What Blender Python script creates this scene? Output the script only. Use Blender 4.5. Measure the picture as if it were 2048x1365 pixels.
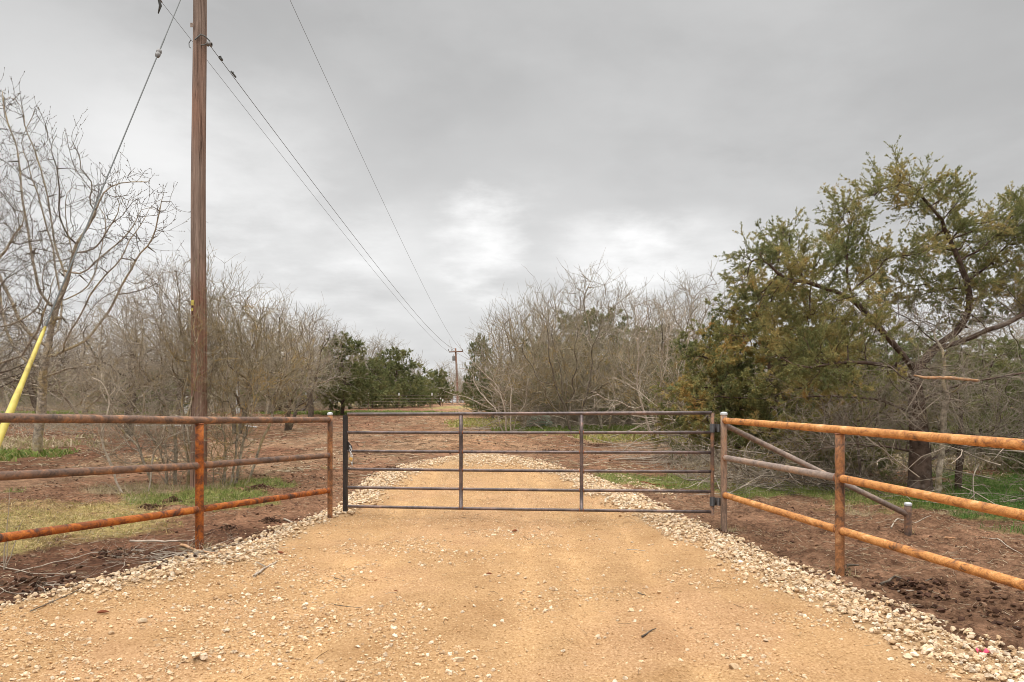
import bpy, math, random
import numpy as np
from mathutils import Vector
rng = np.random.default_rng(7)
random.seed(7)
S = bpy.context.scene
for o in list(bpy.data.objects): bpy.data.objects.remove(o)

# ------------------------------------------------------------------ camera
CZ = 1.6; F = 1400.0; HX = 1024.0; HY = 805.0
cam = bpy.data.cameras.new("camera"); camo = bpy.data.objects.new("camera", cam)
S.collection.objects.link(camo); S.camera = camo
camo.location = (0, 0, CZ); camo.rotation_euler = (math.radians(90), 0, 0)
cam.sensor_width = 36; cam.lens = 36 * F / 2048; cam.shift_y = (HY - 682.5) / 2048
cam.clip_start = 0.05; cam.clip_end = 3000

# ------------------------------------------------------------------ world: overcast sky
w = bpy.data.worlds.new("World"); S.world = w; w.use_nodes = True
nt = w.node_tree; nt.nodes.clear()
def N(t, nt=nt, **k):
    n = nt.nodes.new(t)
    for a, b in k.items(): setattr(n, a, b)
    return n
def math_(nt, op, a, b=None, clamp=False):
    n = nt.nodes.new('ShaderNodeMath'); n.operation = op; n.use_clamp = clamp
    for i, v in enumerate((a, b)):
        if v is None: continue
        if isinstance(v, (int, float)): n.inputs[i].default_value = v
        else: nt.links.new(v, n.inputs[i])
    return n.outputs[0]
def maprange(nt, v, a, b, c, d, smooth=True):
    n = nt.nodes.new('ShaderNodeMapRange'); n.clamp = True
    if smooth: n.interpolation_type = 'SMOOTHSTEP'
    nt.links.new(v, n.inputs['Value'])
    for k, x in zip(('From Min', 'From Max', 'To Min', 'To Max'), (a, b, c, d)): n.inputs[k].default_value = x
    return n.outputs[0]
tc = N('ShaderNodeTexCoord'); nrm = N('ShaderNodeVectorMath', operation='NORMALIZE')
nt.links.new(tc.outputs['Generated'], nrm.inputs[0])
sep = N('ShaderNodeSeparateXYZ'); nt.links.new(nrm.outputs[0], sep.inputs[0])
zc = math_(nt, 'MAXIMUM', sep.outputs[2], 0.0)
zz = math_(nt, 'ADD', zc, 0.16)
cx = math_(nt, 'DIVIDE', sep.outputs[0], zz); cy = math_(nt, 'DIVIDE', sep.outputs[1], zz)
cmb = N('ShaderNodeCombineXYZ'); nt.links.new(cx, cmb.inputs[0]); nt.links.new(cy, cmb.inputs[1])
n1 = N('ShaderNodeTexNoise'); n1.inputs['Scale'].default_value = 0.75; n1.inputs['Detail'].default_value = 5; n1.inputs['Roughness'].default_value = .52; n1.inputs['Distortion'].default_value = .3
nt.links.new(cmb.outputs[0], n1.inputs['Vector'])
n2 = N('ShaderNodeTexNoise'); n2.inputs['Scale'].default_value = 2.6; n2.inputs['Detail'].default_value = 6; n2.inputs['Roughness'].default_value = .6
nt.links.new(cmb.outputs[0], n2.inputs['Vector'])
def blob(c, r0, r1, amt):
    v = Vector(c).normalized()
    d = N('ShaderNodeVectorMath', operation='DISTANCE'); nt.links.new(nrm.outputs[0], d.inputs[0]); d.inputs[1].default_value = v
    dn = math_(nt, 'ADD', d.outputs['Value'], math_(nt, 'MULTIPLY', math_(nt, 'SUBTRACT', n2.outputs[0], .5), r1 * 1.5))
    return maprange(nt, dn, r0, r1, amt, 0)
val = maprange(nt, n1.outputs[0], .3, .7, .59, .75)
# elevation: a little lighter band low down, darker deck above, extra brightness added overhead, out of view, to light ground and trees
val = math_(nt, 'MULTIPLY', val, maprange(nt, sep.outputs[2], .14, .46, 1.09, .88))
fine = math_(nt, 'MULTIPLY', math_(nt, 'SUBTRACT', n2.outputs[0], .5), .045)
val = math_(nt, 'ADD', val, fine)
for c, r0, r1, a in [((-.05, 1, .225), .0, .085, .27), ((-.02, 1, .24), .0, .06, .14), ((.13, 1, .205), .0, .10, .25), ((.20, 1, .215), .0, .08, .16), ((.29, 1, .215), .0, .08, .20), ((.06, 1, .20), .0, .16, .10), ((-.14, 1, .20), .0, .13, .10), ((.38, 1, .19), .0, .10, .12), ((.23, 1, .17), .0, .12, .08), ((-.30, 1, .22), .0, .16, .07), ((-.52, 1, .34), .0, .12, .09),
                     ((-.60, 1, .40), .03, .30, .17), ((-.42, 1, .30), .02, .25, .10), ((-.1, 1, .13), .02, .22, .06),
                     ((.0, 1, .34), .05, .30, -.05), ((-.5, 1, .58), .03, .25, -.09), ((.7, 1, .5), .03, .35, -.07),
                     ((.35, 1, .12), .02, .2, -.04)]:
    val = math_(nt, 'ADD', val, blob(c, r0, r1, a))
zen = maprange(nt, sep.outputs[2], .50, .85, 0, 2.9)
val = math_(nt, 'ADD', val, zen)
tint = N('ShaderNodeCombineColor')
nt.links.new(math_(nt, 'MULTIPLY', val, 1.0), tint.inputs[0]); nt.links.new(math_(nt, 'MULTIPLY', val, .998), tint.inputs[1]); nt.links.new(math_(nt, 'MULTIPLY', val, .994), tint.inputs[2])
sky = N('ShaderNodeTexSky'); sky.sky_type = 'NISHITA'; sky.sun_disc = False
SUN_EL = math.radians(62); SUN_AZ = math.radians(200)
sky.sun_elevation = SUN_EL; sky.sun_rotation = SUN_AZ
bg1 = N('ShaderNodeBackground'); bg1.inputs[1].default_value = 0.05; nt.links.new(sky.outputs[0], bg1.inputs[0])
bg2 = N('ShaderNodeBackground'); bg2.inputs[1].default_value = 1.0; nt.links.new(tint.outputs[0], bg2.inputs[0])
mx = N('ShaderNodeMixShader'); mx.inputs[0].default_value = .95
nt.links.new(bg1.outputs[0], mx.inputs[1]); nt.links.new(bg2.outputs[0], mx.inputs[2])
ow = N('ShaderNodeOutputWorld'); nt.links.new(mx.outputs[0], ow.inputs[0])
# soft sun behind the cloud deck
sl = bpy.data.lights.new("sun", 'SUN'); sl.energy = 1.5; sl.angle = math.radians(25); sl.color = (1, .97, .92)
so = bpy.data.objects.new("sun", sl); S.collection.objects.link(so)
d = Vector((math.sin(SUN_AZ) * math.cos(SUN_EL), math.cos(SUN_AZ) * math.cos(SUN_EL), math.sin(SUN_EL)))
so.rotation_euler = d.to_track_quat('Z', 'Y').to_euler(); so.location = (0, -10, 30)
S.view_settings.view_transform = 'Standard'; S.view_settings.look = 'None'
S.view_settings.gamma = 1; S.view_settings.exposure = 0.0

S.render.engine = 'CYCLES'; S.cycles.filter_width = 0.95

# ------------------------------------------------------------------ numpy noise
_perm = np.random.default_rng(3).random((256, 256))
def vnoise(x, y, seed=0):
    x = np.asarray(x, float) + seed * 37.7; y = np.asarray(y, float) + seed * 91.3
    xi = np.floor(x).astype(int); yi = np.floor(y).astype(int); fx = x - xi; fy = y - yi
    fx = fx * fx * (3 - 2 * fx); fy = fy * fy * (3 - 2 * fy)
    a = _perm[xi % 256, yi % 256]; b = _perm[(xi + 1) % 256, yi % 256]; c = _perm[xi % 256, (yi + 1) % 256]; d_ = _perm[(xi + 1) % 256, (yi + 1) % 256]
    return (a * (1 - fx) + b * fx) * (1 - fy) + (c * (1 - fx) + d_ * fx) * fy
def fbm(x, y, oct=4, seed=0, rough=.5):
    t = 0; a = 1; s = 0
    for i in range(oct):
        t = t + a * vnoise(x * 2**i, y * 2**i, seed + i); s += a; a *= rough
    return t / s
def sstep(x, a, b):
    t = np.clip((np.asarray(x, float) - a) / (b - a), 0, 1); return t * t * (3 - 2 * t)

# ------------------------------------------------------------------ terrain
def Gbase(x, y):
    x = np.asarray(x, float); y = np.asarray(y, float)
    z = .02 * np.clip(y - 10, 0, 46) + .0072 * np.clip(y - 56, 0, 75)
    z = z - .07 * sstep(x, 2.0, 2.9) * (1 - sstep(y, 25, 45)) + .05 * sstep(-x, 2.6, 3.6) * (1 - sstep(y, 8, 12))
    return z
# outline of the made road (gravel shoulders included), left edge then right edge, x at y
YL = np.array([-8, 0, 4.2, 5.33, 5.7, 6.22, 7.0, 7.47, 8.3, 9.14, 10.67, 12.5, 14.6, 16.4, 17.6, 18.6, 19.0])
XL = np.array([-6.5, -5.2, -4.3, -3.9, -3.72, -3.44, -3.25, -3.11, -2.9, -2.75, -2.55, -2.72, -2.74, -2.45, -2.0, -1.4, -.6])
YR = np.array([-8, 0, 3, 4.53, 5.09, 5.53, 6.31, 7.34, 8.78, 11.05, 12.6, 14.2, 15.4, 16.8, 17.8, 18.6, 19.0])
XR = np.array([4.4, 3.9, 3.6, 3.31, 3.19, 3.09, 2.96, 2.81, 2.55, 2.2, 1.95, 1.62, 1.2, .8, .45, -.1, -.6])
def edges(y):
    y = np.asarray(y, float)
    return np.interp(y, YL, XL), np.interp(y, YR, XR)
def road_in(x, y):
    """signed metres inside the road outline (positive inside)"""
    l, r = edges(y)
    d = np.minimum(x - l, r - x)
    return np.minimum(d, (19.0 - y))
def wob(x, y): return (fbm(x * 1.3, y * 1.3, 3, 5) - .5) * .35
def Gdirt(x, y):
    amp = .65 + 1.5 * sstep(fbm(x * .35, y * .35, 2, 8), .4, .7)
    q = (fbm(x * 2.2, y * 2.2, 4, 11, .6) - .5) * .075 * amp + (np.abs(fbm(x * 7, y * 7, 3, 21) - .5)) * .05 * amp
    # darker churned clods low on the left and by the right shoulder
    return q
def G(x, y):
    """terrain surface away from the road; sinks under the road sheet"""
    ins = road_in(x, y) + wob(x, y) * .5
    far = 1 - sstep(y, 60, 90) * .6
    z = Gbase(x, y) + Gdirt(x, y) * far * (1 - sstep(ins, -.25, .1))
    return z - .07 * sstep(ins, -.02, .18)
def grav(x, y):
    """how much loose white stone lies here, 0..1"""
    x = np.asarray(x, float); y = np.asarray(y, float)
    l, r = edges(y); n = (fbm(x * 2.1, y * 2.1, 3, 33) - .5)
    wr = .70 + n * .5; wl = np.interp(y, [4, 5.5, 7, 9, 11, 14], [.10, .28, .62, .32, .45, .65]) + n * .4
    g = np.maximum(1 - sstep(r - x, wr * .75, wr * 1.25), 1 - sstep(x - l, wl * .6, wl * 1.3))
    g = np.maximum(g, sstep(y, 15.6 + n * 1.4, 17.2 + n * 1.4))
    return np.clip(g, 0, 1)
def track(x, y):
    """old wheel tracks, running with the road"""
    c = np.interp(y, [-8, 4, 9, 19], [-1.2, -.3, -.15, -.7])
    t = 0
    for o_, wd in ((-1.35, .16), (-1.0, .12), (.35, .14), (.8, .18), (1.45, .12)):
        dx = x - c - o_ - (y - 4) * .015 * o_
        t = t + np.exp(-(dx / wd) ** 2)
    return np.clip(t, 0, 1)
def R(x, y):
    ins = road_in(x, y); g = grav(x, y)
    z = Gbase(x, y) + .012 + .02 * g * sstep(ins, 0, .25)
    z = z - .034 * track(x, y) + (fbm(x * 3, y * 1.2, 3, 41) - .5) * .02 + (fbm(x * 14, y * 14, 3, 44, .6) - .5) * .026
    tr = np.interp(y, [0, 30], [0, 0]) + track(x, y) * (.5 + .5 * np.sin((y + .25 * x) * 2 * math.pi / .085)) * .008
    return z - tr - .09 * (1 - sstep(ins + wob(x, y) * .5, -.02, .14))
def H(x, y):
    """top of whatever ground is there"""
    return np.maximum(G(x, y), np.where(road_in(x, y) > -.2, R(x, y), -9))
def Hs(x, y): return float(H(np.array([x]), np.array([y]))[0])
def at(px, py, d): return ((px - HX) / F * d, d, CZ - (py - HY) / F * d)
def gp(px, py):
    """ground point under a pixel of the photograph"""
    k = (py - HY) / F; u = (px - HX) / F; d = 3.5
    for i in range(4000):
        if CZ - k * d <= float(Gbase(u * d, d)): break
        d += .03 * max(1, d / 20)
    return (u * d, d, float(Gbase(u * d, d)))

# ------------------------------------------------------------------ mesh helpers
class MB:
    def __init__(s): s.v = []; s.f = {3: [], 4: []}; s.n = 0; s.c = []
    def add(s, v, f, col=None):
        v = np.asarray(v, float).reshape(-1, 3); f = np.asarray(f, int)
        s.v.append(v); s.f[f.shape[1]].append(f + s.n); s.n += len(v)
        if col is None: col = np.zeros((len(v), 3))
        col = np.asarray(col, float)
        if col.ndim == 1: col = np.repeat(col[None], len(v), 0)
        s.c.append(col)
    def poly(s, v, faces, col=None):
        """mixed faces (fan-triangulated n-gons)"""
        t = []; q = []
        for f in faces:
            if len(f) == 4: q.append(f)
            else:
                for i in range(1, len(f) - 1): t.append((f[0], f[i], f[i + 1]))
        v = np.asarray(v, float); n0 = s.n
        s.v.append(v); s.n += len(v); s.c.append(np.zeros((len(v), 3)) if col is None else np.repeat(np.array(col, float)[None], len(v), 0))
        if t: s.f[3].append(np.array(t) + n0)
        if q: s.f[4].append(np.array(q) + n0)
    def build(s, name, mat=None, parent=None, smooth=True, attr=False, loc=None):
        me = bpy.data.meshes.new(name)
        v = np.concatenate(s.v) if s.v else np.zeros((0, 3))
        if loc is not None: v = v - np.array(loc)
        t = np.concatenate(s.f[3]) if s.f[3] else np.zeros((0, 3), int)
        q = np.concatenate(s.f[4]) if s.f[4] else np.zeros((0, 4), int)
        me.vertices.add(len(v)); me.vertices.foreach_set('co', v.astype(np.float32).ravel())
        me.loops.add(len(t) * 3 + len(q) * 4)
        me.loops.foreach_set('vertex_index', np.concatenate([t.ravel(), q.ravel()]).astype(np.int32))
        me.polygons.add(len(t) + len(q))
        ls = np.concatenate([np.arange(len(t)) * 3, len(t) * 3 + np.arange(len(q)) * 4]).astype(np.int32)
        me.polygons.foreach_set('loop_start', ls)
        me.update(calc_edges=True)
        me.polygons.foreach_set('use_smooth', np.full(len(t) + len(q), smooth, bool))
        if attr:
            a = me.color_attributes.new('tint', 'FLOAT_COLOR', 'POINT')
            c = np.concatenate(s.c); a.data.foreach_set('color', np.hstack([c, np.ones((len(c), 1))]).astype(np.float32).ravel())
        me.validate()
        if mat: me.materials.append(mat)
        o = bpy.data.objects.new(name, me); S.collection.objects.link(o)
        if loc is not None and parent is None: o.location = loc
        if parent: o.parent = parent
        return o
def tag(o, label=None, cat=None, group=None, kind=None):
    if label: o['label'] = label
    if cat: o['category'] = cat
    if group: o['group'] = group
    if kind: o['kind'] = kind
    return o
def empty(name, loc, label, cat, group=None, rz=0):
    o = bpy.data.objects.new(name, None); S.collection.objects.link(o); o.location = loc; o.rotation_euler.z = rz
    o.empty_display_size = .2
    return tag(o, label, cat, group)

def tubes(mb, P, Rd, sides=5, col=None, cap=False):
    """P (M,K,3), Rd (M,K): M tubes of K points"""
    P = np.asarray(P, float); Rd = np.asarray(Rd, float)
    if P.ndim == 2: P = P[None]; Rd = Rd[None]
    M, K = Rd.shape
    if M == 0: return
    T = np.gradient(P, axis=1); T /= np.linalg.norm(T, axis=2, keepdims=True) + 1e-9
    mean = T.mean(1); ref = np.zeros((M, 3)); ref[np.arange(M), np.argmin(np.abs(mean), 1)] = 1
    A = np.cross(T, ref[:, None, :]); A /= np.linalg.norm(A, axis=2, keepdims=True) + 1e-9
    B = np.cross(T, A)
    th = np.arange(sides) * 2 * math.pi / sides
    V = P[:, :, None, :] + Rd[:, :, None, None] * (np.cos(th)[None, None, :, None] * A[:, :, None, :] + np.sin(th)[None, None, :, None] * B[:, :, None, :])
    base = (np.arange(M) * K * sides)[:, None, None]; k = (np.arange(K - 1) * sides)[None, :, None]; j = np.arange(sides)[None, None, :]; j2 = (j + 1) % sides
    F_ = np.stack([base + k + j, base + k + j2, base + k + sides + j2, base + k + sides + j], -1).reshape(-1, 4)
    c = None
    if col is not None:
        col = np.asarray(col, float)
        c = np.repeat(col, K * sides, 0) if col.ndim == 2 else col
    n0 = mb.n
    mb.add(V.reshape(-1, 3), F_, c)
    if cap:
        for m in range(M):
            for kk in (0, K - 1):
                ids = [n0 + m * K * sides + kk * sides + i for i in range(sides)]
                for i in range(1, sides - 1): mb.f[3].append(np.array([[ids[0], ids[i], ids[i + 1]]]))
def pipe(mb, a, b, r, sides=20, cap=True, segs=1, col=None):
    a = np.array(a, float); b = np.array(b, float)
    t = np.linspace(0, 1, segs + 1)[:, None]
    tubes(mb, (a + (b - a) * t)[None], np.full((1, segs + 1), r), sides, None if col is None else np.array([col]), cap)
def box(mb, c, s, rz=0, bev=0, ax=None, col=None):
    c = np.array(c, float); h = np.array(s, float) / 2
    v = np.array([[x, y, z] for x in (-1, 1) for y in (-1, 1) for z in (-1, 1)], float) * h
    if ax is not None: v = v @ np.array(ax, float)
    cr, sr = math.cos(rz), math.sin(rz)
    v = np.stack([v[:, 0] * cr - v[:, 1] * sr, v[:, 0] * sr + v[:, 1] * cr, v[:, 2]], 1) + c
    mb.add(v, [[0, 1, 3, 2], [4, 6, 7, 5], [0, 4, 5, 1], [2, 3, 7, 6], [0, 2, 6, 4], [1, 5, 7, 3]], col)
def lathe(mb, c, prof, sides=20, axis=None, col=None):
    """prof: list of (r, h) along axis from c"""
    c = np.array(c, float); ax = np.array(axis if axis is not None else (0, 0, 1), float); ax /= np.linalg.norm(ax)
    P = np.array([c + ax * h for r, h in prof]); Rr = np.array([max(r, 1e-4) for r, h in prof])
    ref = np.array([1., 0, 0]) if abs(ax[0]) < .8 else np.array([0, 1., 0])
    A = np.cross(ax, ref); A /= np.linalg.norm(A); B = np.cross(ax, A)
    th = np.arange(sides) * 2 * math.pi / sides
    V = P[:, None, :] + Rr[:, None, None] * (np.cos(th)[None, :, None] * A + np.sin(th)[None, :, None] * B)
    K = len(prof); k = (np.arange(K - 1) * sides)[:, None]; j = np.arange(sides)[None]; j2 = (j + 1) % sides
    mb.add(V.reshape(-1, 3), np.stack([k + j, k + j2, k + sides + j2, k + sides + j], -1).reshape(-1, 4), col)

# ------------------------------------------------------------------ materials
def new_mat(name, rough=.9, spec=.2, metal=0):
    m = bpy.data.materials.new(name); m.use_nodes = True; t = m.node_tree
    b = t.nodes['Principled BSDF']; b.inputs['Roughness'].default_value = rough
    b.inputs['Specular IOR Level'].default_value = spec; b.inputs['Metallic'].default_value = metal
    return m, t, b
def noise(t, scale, detail=4, rough=.55, vec=None, dist=0):
    n = t.nodes.new('ShaderNodeTexNoise'); n.inputs['Scale'].default_value = scale; n.inputs['Detail'].default_value = detail
    n.inputs['Roughness'].default_value = rough; n.inputs['Distortion'].default_value = dist
    if vec is not None: t.links.new(vec, n.inputs['Vector'])
    return n.outputs[0]
def ramp(t, v, stops, interp='LINEAR'):
    r = t.nodes.new('ShaderNodeValToRGB'); r.color_ramp.interpolation = interp
    e = r.color_ramp.elements
    while len(e) < len(stops): e.new(.5)
    for i, (p, c) in enumerate(stops):
        e[i].position = p; e[i].color = (*c, 1) if len(c) == 3 else c
    t.links.new(v, r.inputs[0]); return r.outputs[0]
def mix(t, f, a, b, mode='MIX'):
    n = t.nodes.new('ShaderNodeMix'); n.data_type = 'RGBA'; n.blend_type = mode
    for sock, v in ((n.inputs[0], f), (n.inputs[6], a), (n.inputs[7], b)):
        if isinstance(v, (int, float)): sock.default_value = v
        elif isinstance(v, tuple): sock.default_value = (*v, 1)
        else: t.links.new(v, sock)
    return n.outputs[2]
def bump(t, b, h, strength=.4, dist=.01):
    n = t.nodes.new('ShaderNodeBump'); n.inputs['Strength'].default_value = strength; n.inputs['Distance'].default_value = dist
    t.links.new(h, n.inputs['Height']); t.links.new(n.outputs[0], b.inputs['Normal'])
def objvec(t, scale=(1, 1, 1), world=False):
    if world:
        g = t.nodes.new('ShaderNodeNewGeometry'); src = g.outputs['Position']
    else:
        c = t.nodes.new('ShaderNodeTexCoord'); src = c.outputs['Object']
    m = t.nodes.new('ShaderNodeMapping'); m.inputs['Scale'].default_value = scale
    t.links.new(src, m.inputs[0]); return m.outputs[0]
def attrcol(t, name='tint'):
    a = t.nodes.new('ShaderNodeAttribute'); a.attribute_name = name; return a.outputs['Color']

def m_bark(name, dark, light, lichen=None, amt=.35, sc=14):
    m, t, b = new_mat(name, .95, .1)
    v = objvec(t, world=True)
    c = ramp(t, noise(t, sc, 6, .65, v), [(.3, dark), (.7, light)])
    if lichen:
        f = ramp(t, noise(t, 2.2, 5, .7, v), [(.52, (0, 0, 0)), (.62, (amt, amt, amt))])
        c = mix(t, f, c, lichen)
    t.links.new(c, b.inputs['Base Color']); return m
M = {}
M['twig'] = m_bark('grey_twig_bark', (.10, .08, .058), (.52, .44, .34), (.40, .29, .09), .45)
M['twig_dark'] = m_bark('brown_twig_bark', (.06, .047, .036), (.20, .16, .12), (.30, .27, .19), .4)
M['twig_mix'] = m_bark('mixed_dead_branch_bark', (.05, .036, .028), (.55, .46, .36), None, .3, 4)
M['twig_pale'] = m_bark('pale_dead_twig', (.24, .19, .14), (.52, .44, .35))
M['twig_lichen'] = m_bark('lichened_twig_bark', (.09, .07, .04), (.43, .37, .25), (.46, .28, .06), .6)
M['bark_cedar'] = m_bark('cedar_bark', (.035, .024, .018), (.16, .11, .085), (.26, .22, .19), .4, 9)
M['bark_far'] = m_bark('far_twig_bark', (.14, .115, .09), (.48, .42, .34), (.34, .28, .14), .4, 3)
def m_leaf(name, stops, sc=1.6):
    m, t, b = new_mat(name, .75, .25)
    v = objvec(t, world=True)
    n = noise(t, sc, 3, .6, v); fine = noise(t, 22, 2, .5, v)
    s = math_(t, 'ADD', math_(t, 'MULTIPLY', n, .72), math_(t, 'MULTIPLY', fine, .28))
    c = ramp(t, s, stops); t.links.new(c, b.inputs['Base Color'])
    tr = t.nodes.new('ShaderNodeBsdfTranslucent'); t.links.new(c, tr.inputs[0])
    mx = t.nodes.new('ShaderNodeMixShader'); mx.inputs[0].default_value = .35
    t.links.new(b.outputs[0], mx.inputs[1]); t.links.new(tr.outputs[0], mx.inputs[2])
    t.links.new(mx.outputs[0], t.nodes['Material Output'].inputs[0]); return m
M['leaf_big'] = m_leaf('olive_juniper_leaf', [(.37, (.15, .175, .07)), (.48, (.28, .28, .11)), (.58, (.43, .36, .14)), (.68, (.53, .36, .14))])
M['leaf_orange'] = m_leaf('pollen_laden_juniper_leaf', [(.38, (.13, .15, .06)), (.50, (.25, .245, .09)), (.59, (.40, .30, .10)), (.68, (.55, .33, .12))])
M['leaf_dark'] = m_leaf('dark_green_juniper_leaf', [(.36, (.10, .12, .05)), (.5, (.19, .205, .08)), (.66, (.32, .28, .12))], .9)
M['grass'] , t, b = new_mat('grass_blade', .8, .2)
t.links.new(attrcol(t), b.inputs['Base Color'])
tr = t.nodes.new('ShaderNodeBsdfTranslucent'); t.links.new(attrcol(t), tr.inputs[0]); mxs = t.nodes.new('ShaderNodeMixShader'); mxs.inputs[0].default_value = .3
t.links.new(b.outputs[0], mxs.inputs[1]); t.links.new(tr.outputs[0], mxs.inputs[2]); t.links.new(mxs.outputs[0], t.nodes['Material Output'].inputs[0])
def m_tint(name, rough=.92, sc=60, amt=.35, bs=.5):
    m, t, b = new_mat(name, rough, .15)
    v = objvec(t, world=True); n = noise(t, sc, 4, .6, v)
    k = ramp(t, n, [(.3, (1 - amt,) * 3), (.7, (1 + amt * .4,) * 3)])
    t.links.new(mix(t, 1.0, attrcol(t), k, 'MULTIPLY'), b.inputs['Base Color'])
    bump(t, b, n, bs, .006); return m
M['stone'] = m_tint('limestone', .9, 70, .28)
M['clod'] = m_tint('earth_clod', .97, 50, .4)
M['litter'] = m_tint('dry_litter', .95, 40, .2, .1)
# dirt
M['dirt'], t, b = new_mat('red_brown_soil', .97, .1)
v = objvec(t, world=True)
c0 = attrcol(t)
n = noise(t, 1.1, 8, .68, v, .4)
k = ramp(t, n, [(.3, (.55, .52, .50)), (.5, (.98, .97, .95)), (.7, (1.5, 1.5, 1.48))])
nm = noise(t, 7, 5, .7, v, .8)
k = mix(t, 1.0, k, ramp(t, nm, [(.34, (.5, .46, .44)), (.48, (.95, .95, .95)), (.62, (1.25, 1.27, 1.28))]), 'MULTIPLY')
c1 = mix(t, 1.0, c0, k, 'MULTIPLY')
nf = noise(t, 26, 6, .75, v)
k2 = ramp(t, nf, [(.34, (.38, .35, .33)), (.47, (.9, .9, .9)), (.56, (1.1, 1.1, 1.08)), (.68, (1.7, 1.75, 1.8))])
c2 = mix(t, 1.0, c1, k2, 'MULTIPLY')
# straw-like streak flecks
vs = objvec(t, (1, 1, 1), True)
wv = t.nodes.new('ShaderNodeTexVoronoi'); wv.feature = 'DISTANCE_TO_EDGE'; wv.inputs['Scale'].default_value = 13; t.links.new(mix(t, .25, vs, noise(t, 6, 3, .6, vs)), wv.inputs['Vector'])
t.links.new(c2, b.inputs['Base Color'])
hh = math_(t, 'ADD', math_(t, 'ADD', nf, math_(t, 'MULTIPLY', nm, 1.5)), math_(t, 'MULTIPLY', wv.outputs['Distance'], .35))
bump(t, b, hh, 1.0, .04)
# road
M['road'], t, b = new_mat('packed_caliche', .95, .12)
v = objvec(t, world=True); c0 = attrcol(t)
n = noise(t, 1.6, 8, .6, v, .2)
k = ramp(t, n, [(.3, (.84, .80, .76)), (.5, (1, 1, 1)), (.7, (1.12, 1.12, 1.12))])
nf = noise(t, 55, 6, .7, v)
k2 = ramp(t, nf, [(.34, (.45, .38, .30)), (.44, (.90, .88, .86)), (.56, (1.04, 1.04, 1.05)), (.66, (1.35, 1.45, 1.62))])
vm = objvec(t, (16, 9, 16), True)
vz = t.nodes.new('ShaderNodeTexVoronoi'); vz.inputs['Scale'].default_value = 4.0; t.links.new(vm, vz.inputs['Vector'])
k3 = ramp(t, vz.outputs['Distance'], [(.0, (1.22, 1.25, 1.3)), (.22, (1.06, 1.06, 1.08)), (.45, (.98, .98, .98)), (.8, (.9, .88, .86))])
c = mix(t, 1.0, mix(t, 1.0, mix(t, 1.0, c0, k, 'MULTIPLY'), k2, 'MULTIPLY'), k3, 'MULTIPLY')
t.links.new(c, b.inputs['Base Color'])
bump(t, b, math_(t, 'SUBTRACT', nf, math_(t, 'MULTIPLY', vz.outputs['Distance'], .4)), .8, .015)
# pipes
def m_pipe(name, stops, sc=6, stretch=(1, 1, 1), rough=.7, metal=.0, spots=.0):
    m, t, b = new_mat(name, rough, .3, metal)
    v = objvec(t, stretch, True)
    n = math_(t, 'ADD', math_(t, 'MULTIPLY', math_(t, 'SUBTRACT', noise(t, sc * .8, 9, .78, v, .9), .5), 1.2), .5)
    c = ramp(t, n, stops)
    n2_ = noise(t, sc * 9, 5, .7, v)
    c = mix(t, 1.0, c, ramp(t, n2_, [(.3, (.62, .58, .55)), (.5, (1, 1, 1)), (.7, (1.25, 1.22, 1.18))]), 'MULTIPLY')
    t.links.new(c, b.inputs['Base Color']); bump(t, b, n2_, .25, .002); return m
M['rust_dark'] = m_pipe('dark_mill_scale_and_rust', [(.32, (.05, .036, .03)), (.45, (.12, .078, .058)), (.56, (.21, .115, .07)), (.68, (.40, .19, .08))], 6)
M['rust_red'] = m_pipe('red_orange_rust', [(.34, (.05, .028, .02)), (.44, (.16, .05, .018)), (.55, (.36, .10, .015)), (.68, (.50, .17, .03))], 9)
M['rust_mid'] = m_pipe('brown_rust', [(.34, (.06, .04, .03)), (.44, (.17, .085, .045)), (.55, (.32, .14, .055)), (.68, (.46, .25, .12))], 9)
M['rust_orange'] = m_pipe('bright_orange_rust', [(.34, (.12, .07, .04)), (.42, (.36, .15, .05)), (.50, (.50, .22, .065)), (.60, (.60, .29, .10)), (.70, (.72, .44, .22))], 9, (1, 1, 1.5))
M['scale_grey'] = m_pipe('grey_mill_scale', [(.30, (.15, .115, .095)), (.5, (.27, .21, .175)), (.68, (.40, .27, .18))], 4)
M['gate'] = m_pipe('dull_gate_steel', [(.30, (.055, .045, .045)), (.5, (.12, .095, .09)), (.64, (.20, .14, .12)), (.74, (.30, .15, .09))], 3, rough=.42, metal=.35)
M['gate_black'] = m_pipe('black_gate_steel', [(.3, (.015, .014, .014)), (.6, (.04, .035, .033)), (.75, (.10, .06, .04))], 4, rough=.5)
M['post_weathered'] = m_pipe('weathered_post_rust', [(.32, (.10, .07, .055)), (.46, (.22, .15, .11)), (.58, (.33, .22, .15)), (.7, (.45, .21, .10))], 3, (3, 3, .8))
M['weld'] = m_pipe('weld_rust', [(.3, (.12, .05, .03)), (.6, (.30, .11, .05))], 20)
M['galv'], t, b = new_mat('galvanised', .4, .5, .6); b.inputs['Base Color'].default_value = (.62, .63, .63, 1)
M['cap'], t, b = new_mat('aluminium_cap', .45, .5, .3); b.inputs['Base Color'].default_value = (.50, .51, .51, 1)
M['brass'], t, b = new_mat('brass', .4, .5, .6); b.inputs['Base Color'].default_value = (.70, .45, .14, 1)
M['wire'], t, b = new_mat('dull_wire', .6, .3, .3); b.inputs['Base Color'].default_value = (.11, .115, .11, 1)
M['porcelain'], t, b = new_mat('insulator', .4, .4); b.inputs['Base Color'].default_value = (.17, .16, .15, 1)
M['white'], t, b = new_mat('white_paint', .6, .3); t.links.new(ramp(t, noise(t, 5, 4), [(.3, (.55, .55, .53)), (.7, (.8, .8, .79))]), b.inputs['Base Color'])
M['yellow'], t, b = new_mat('yellow_plastic', .5, .35)
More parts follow.
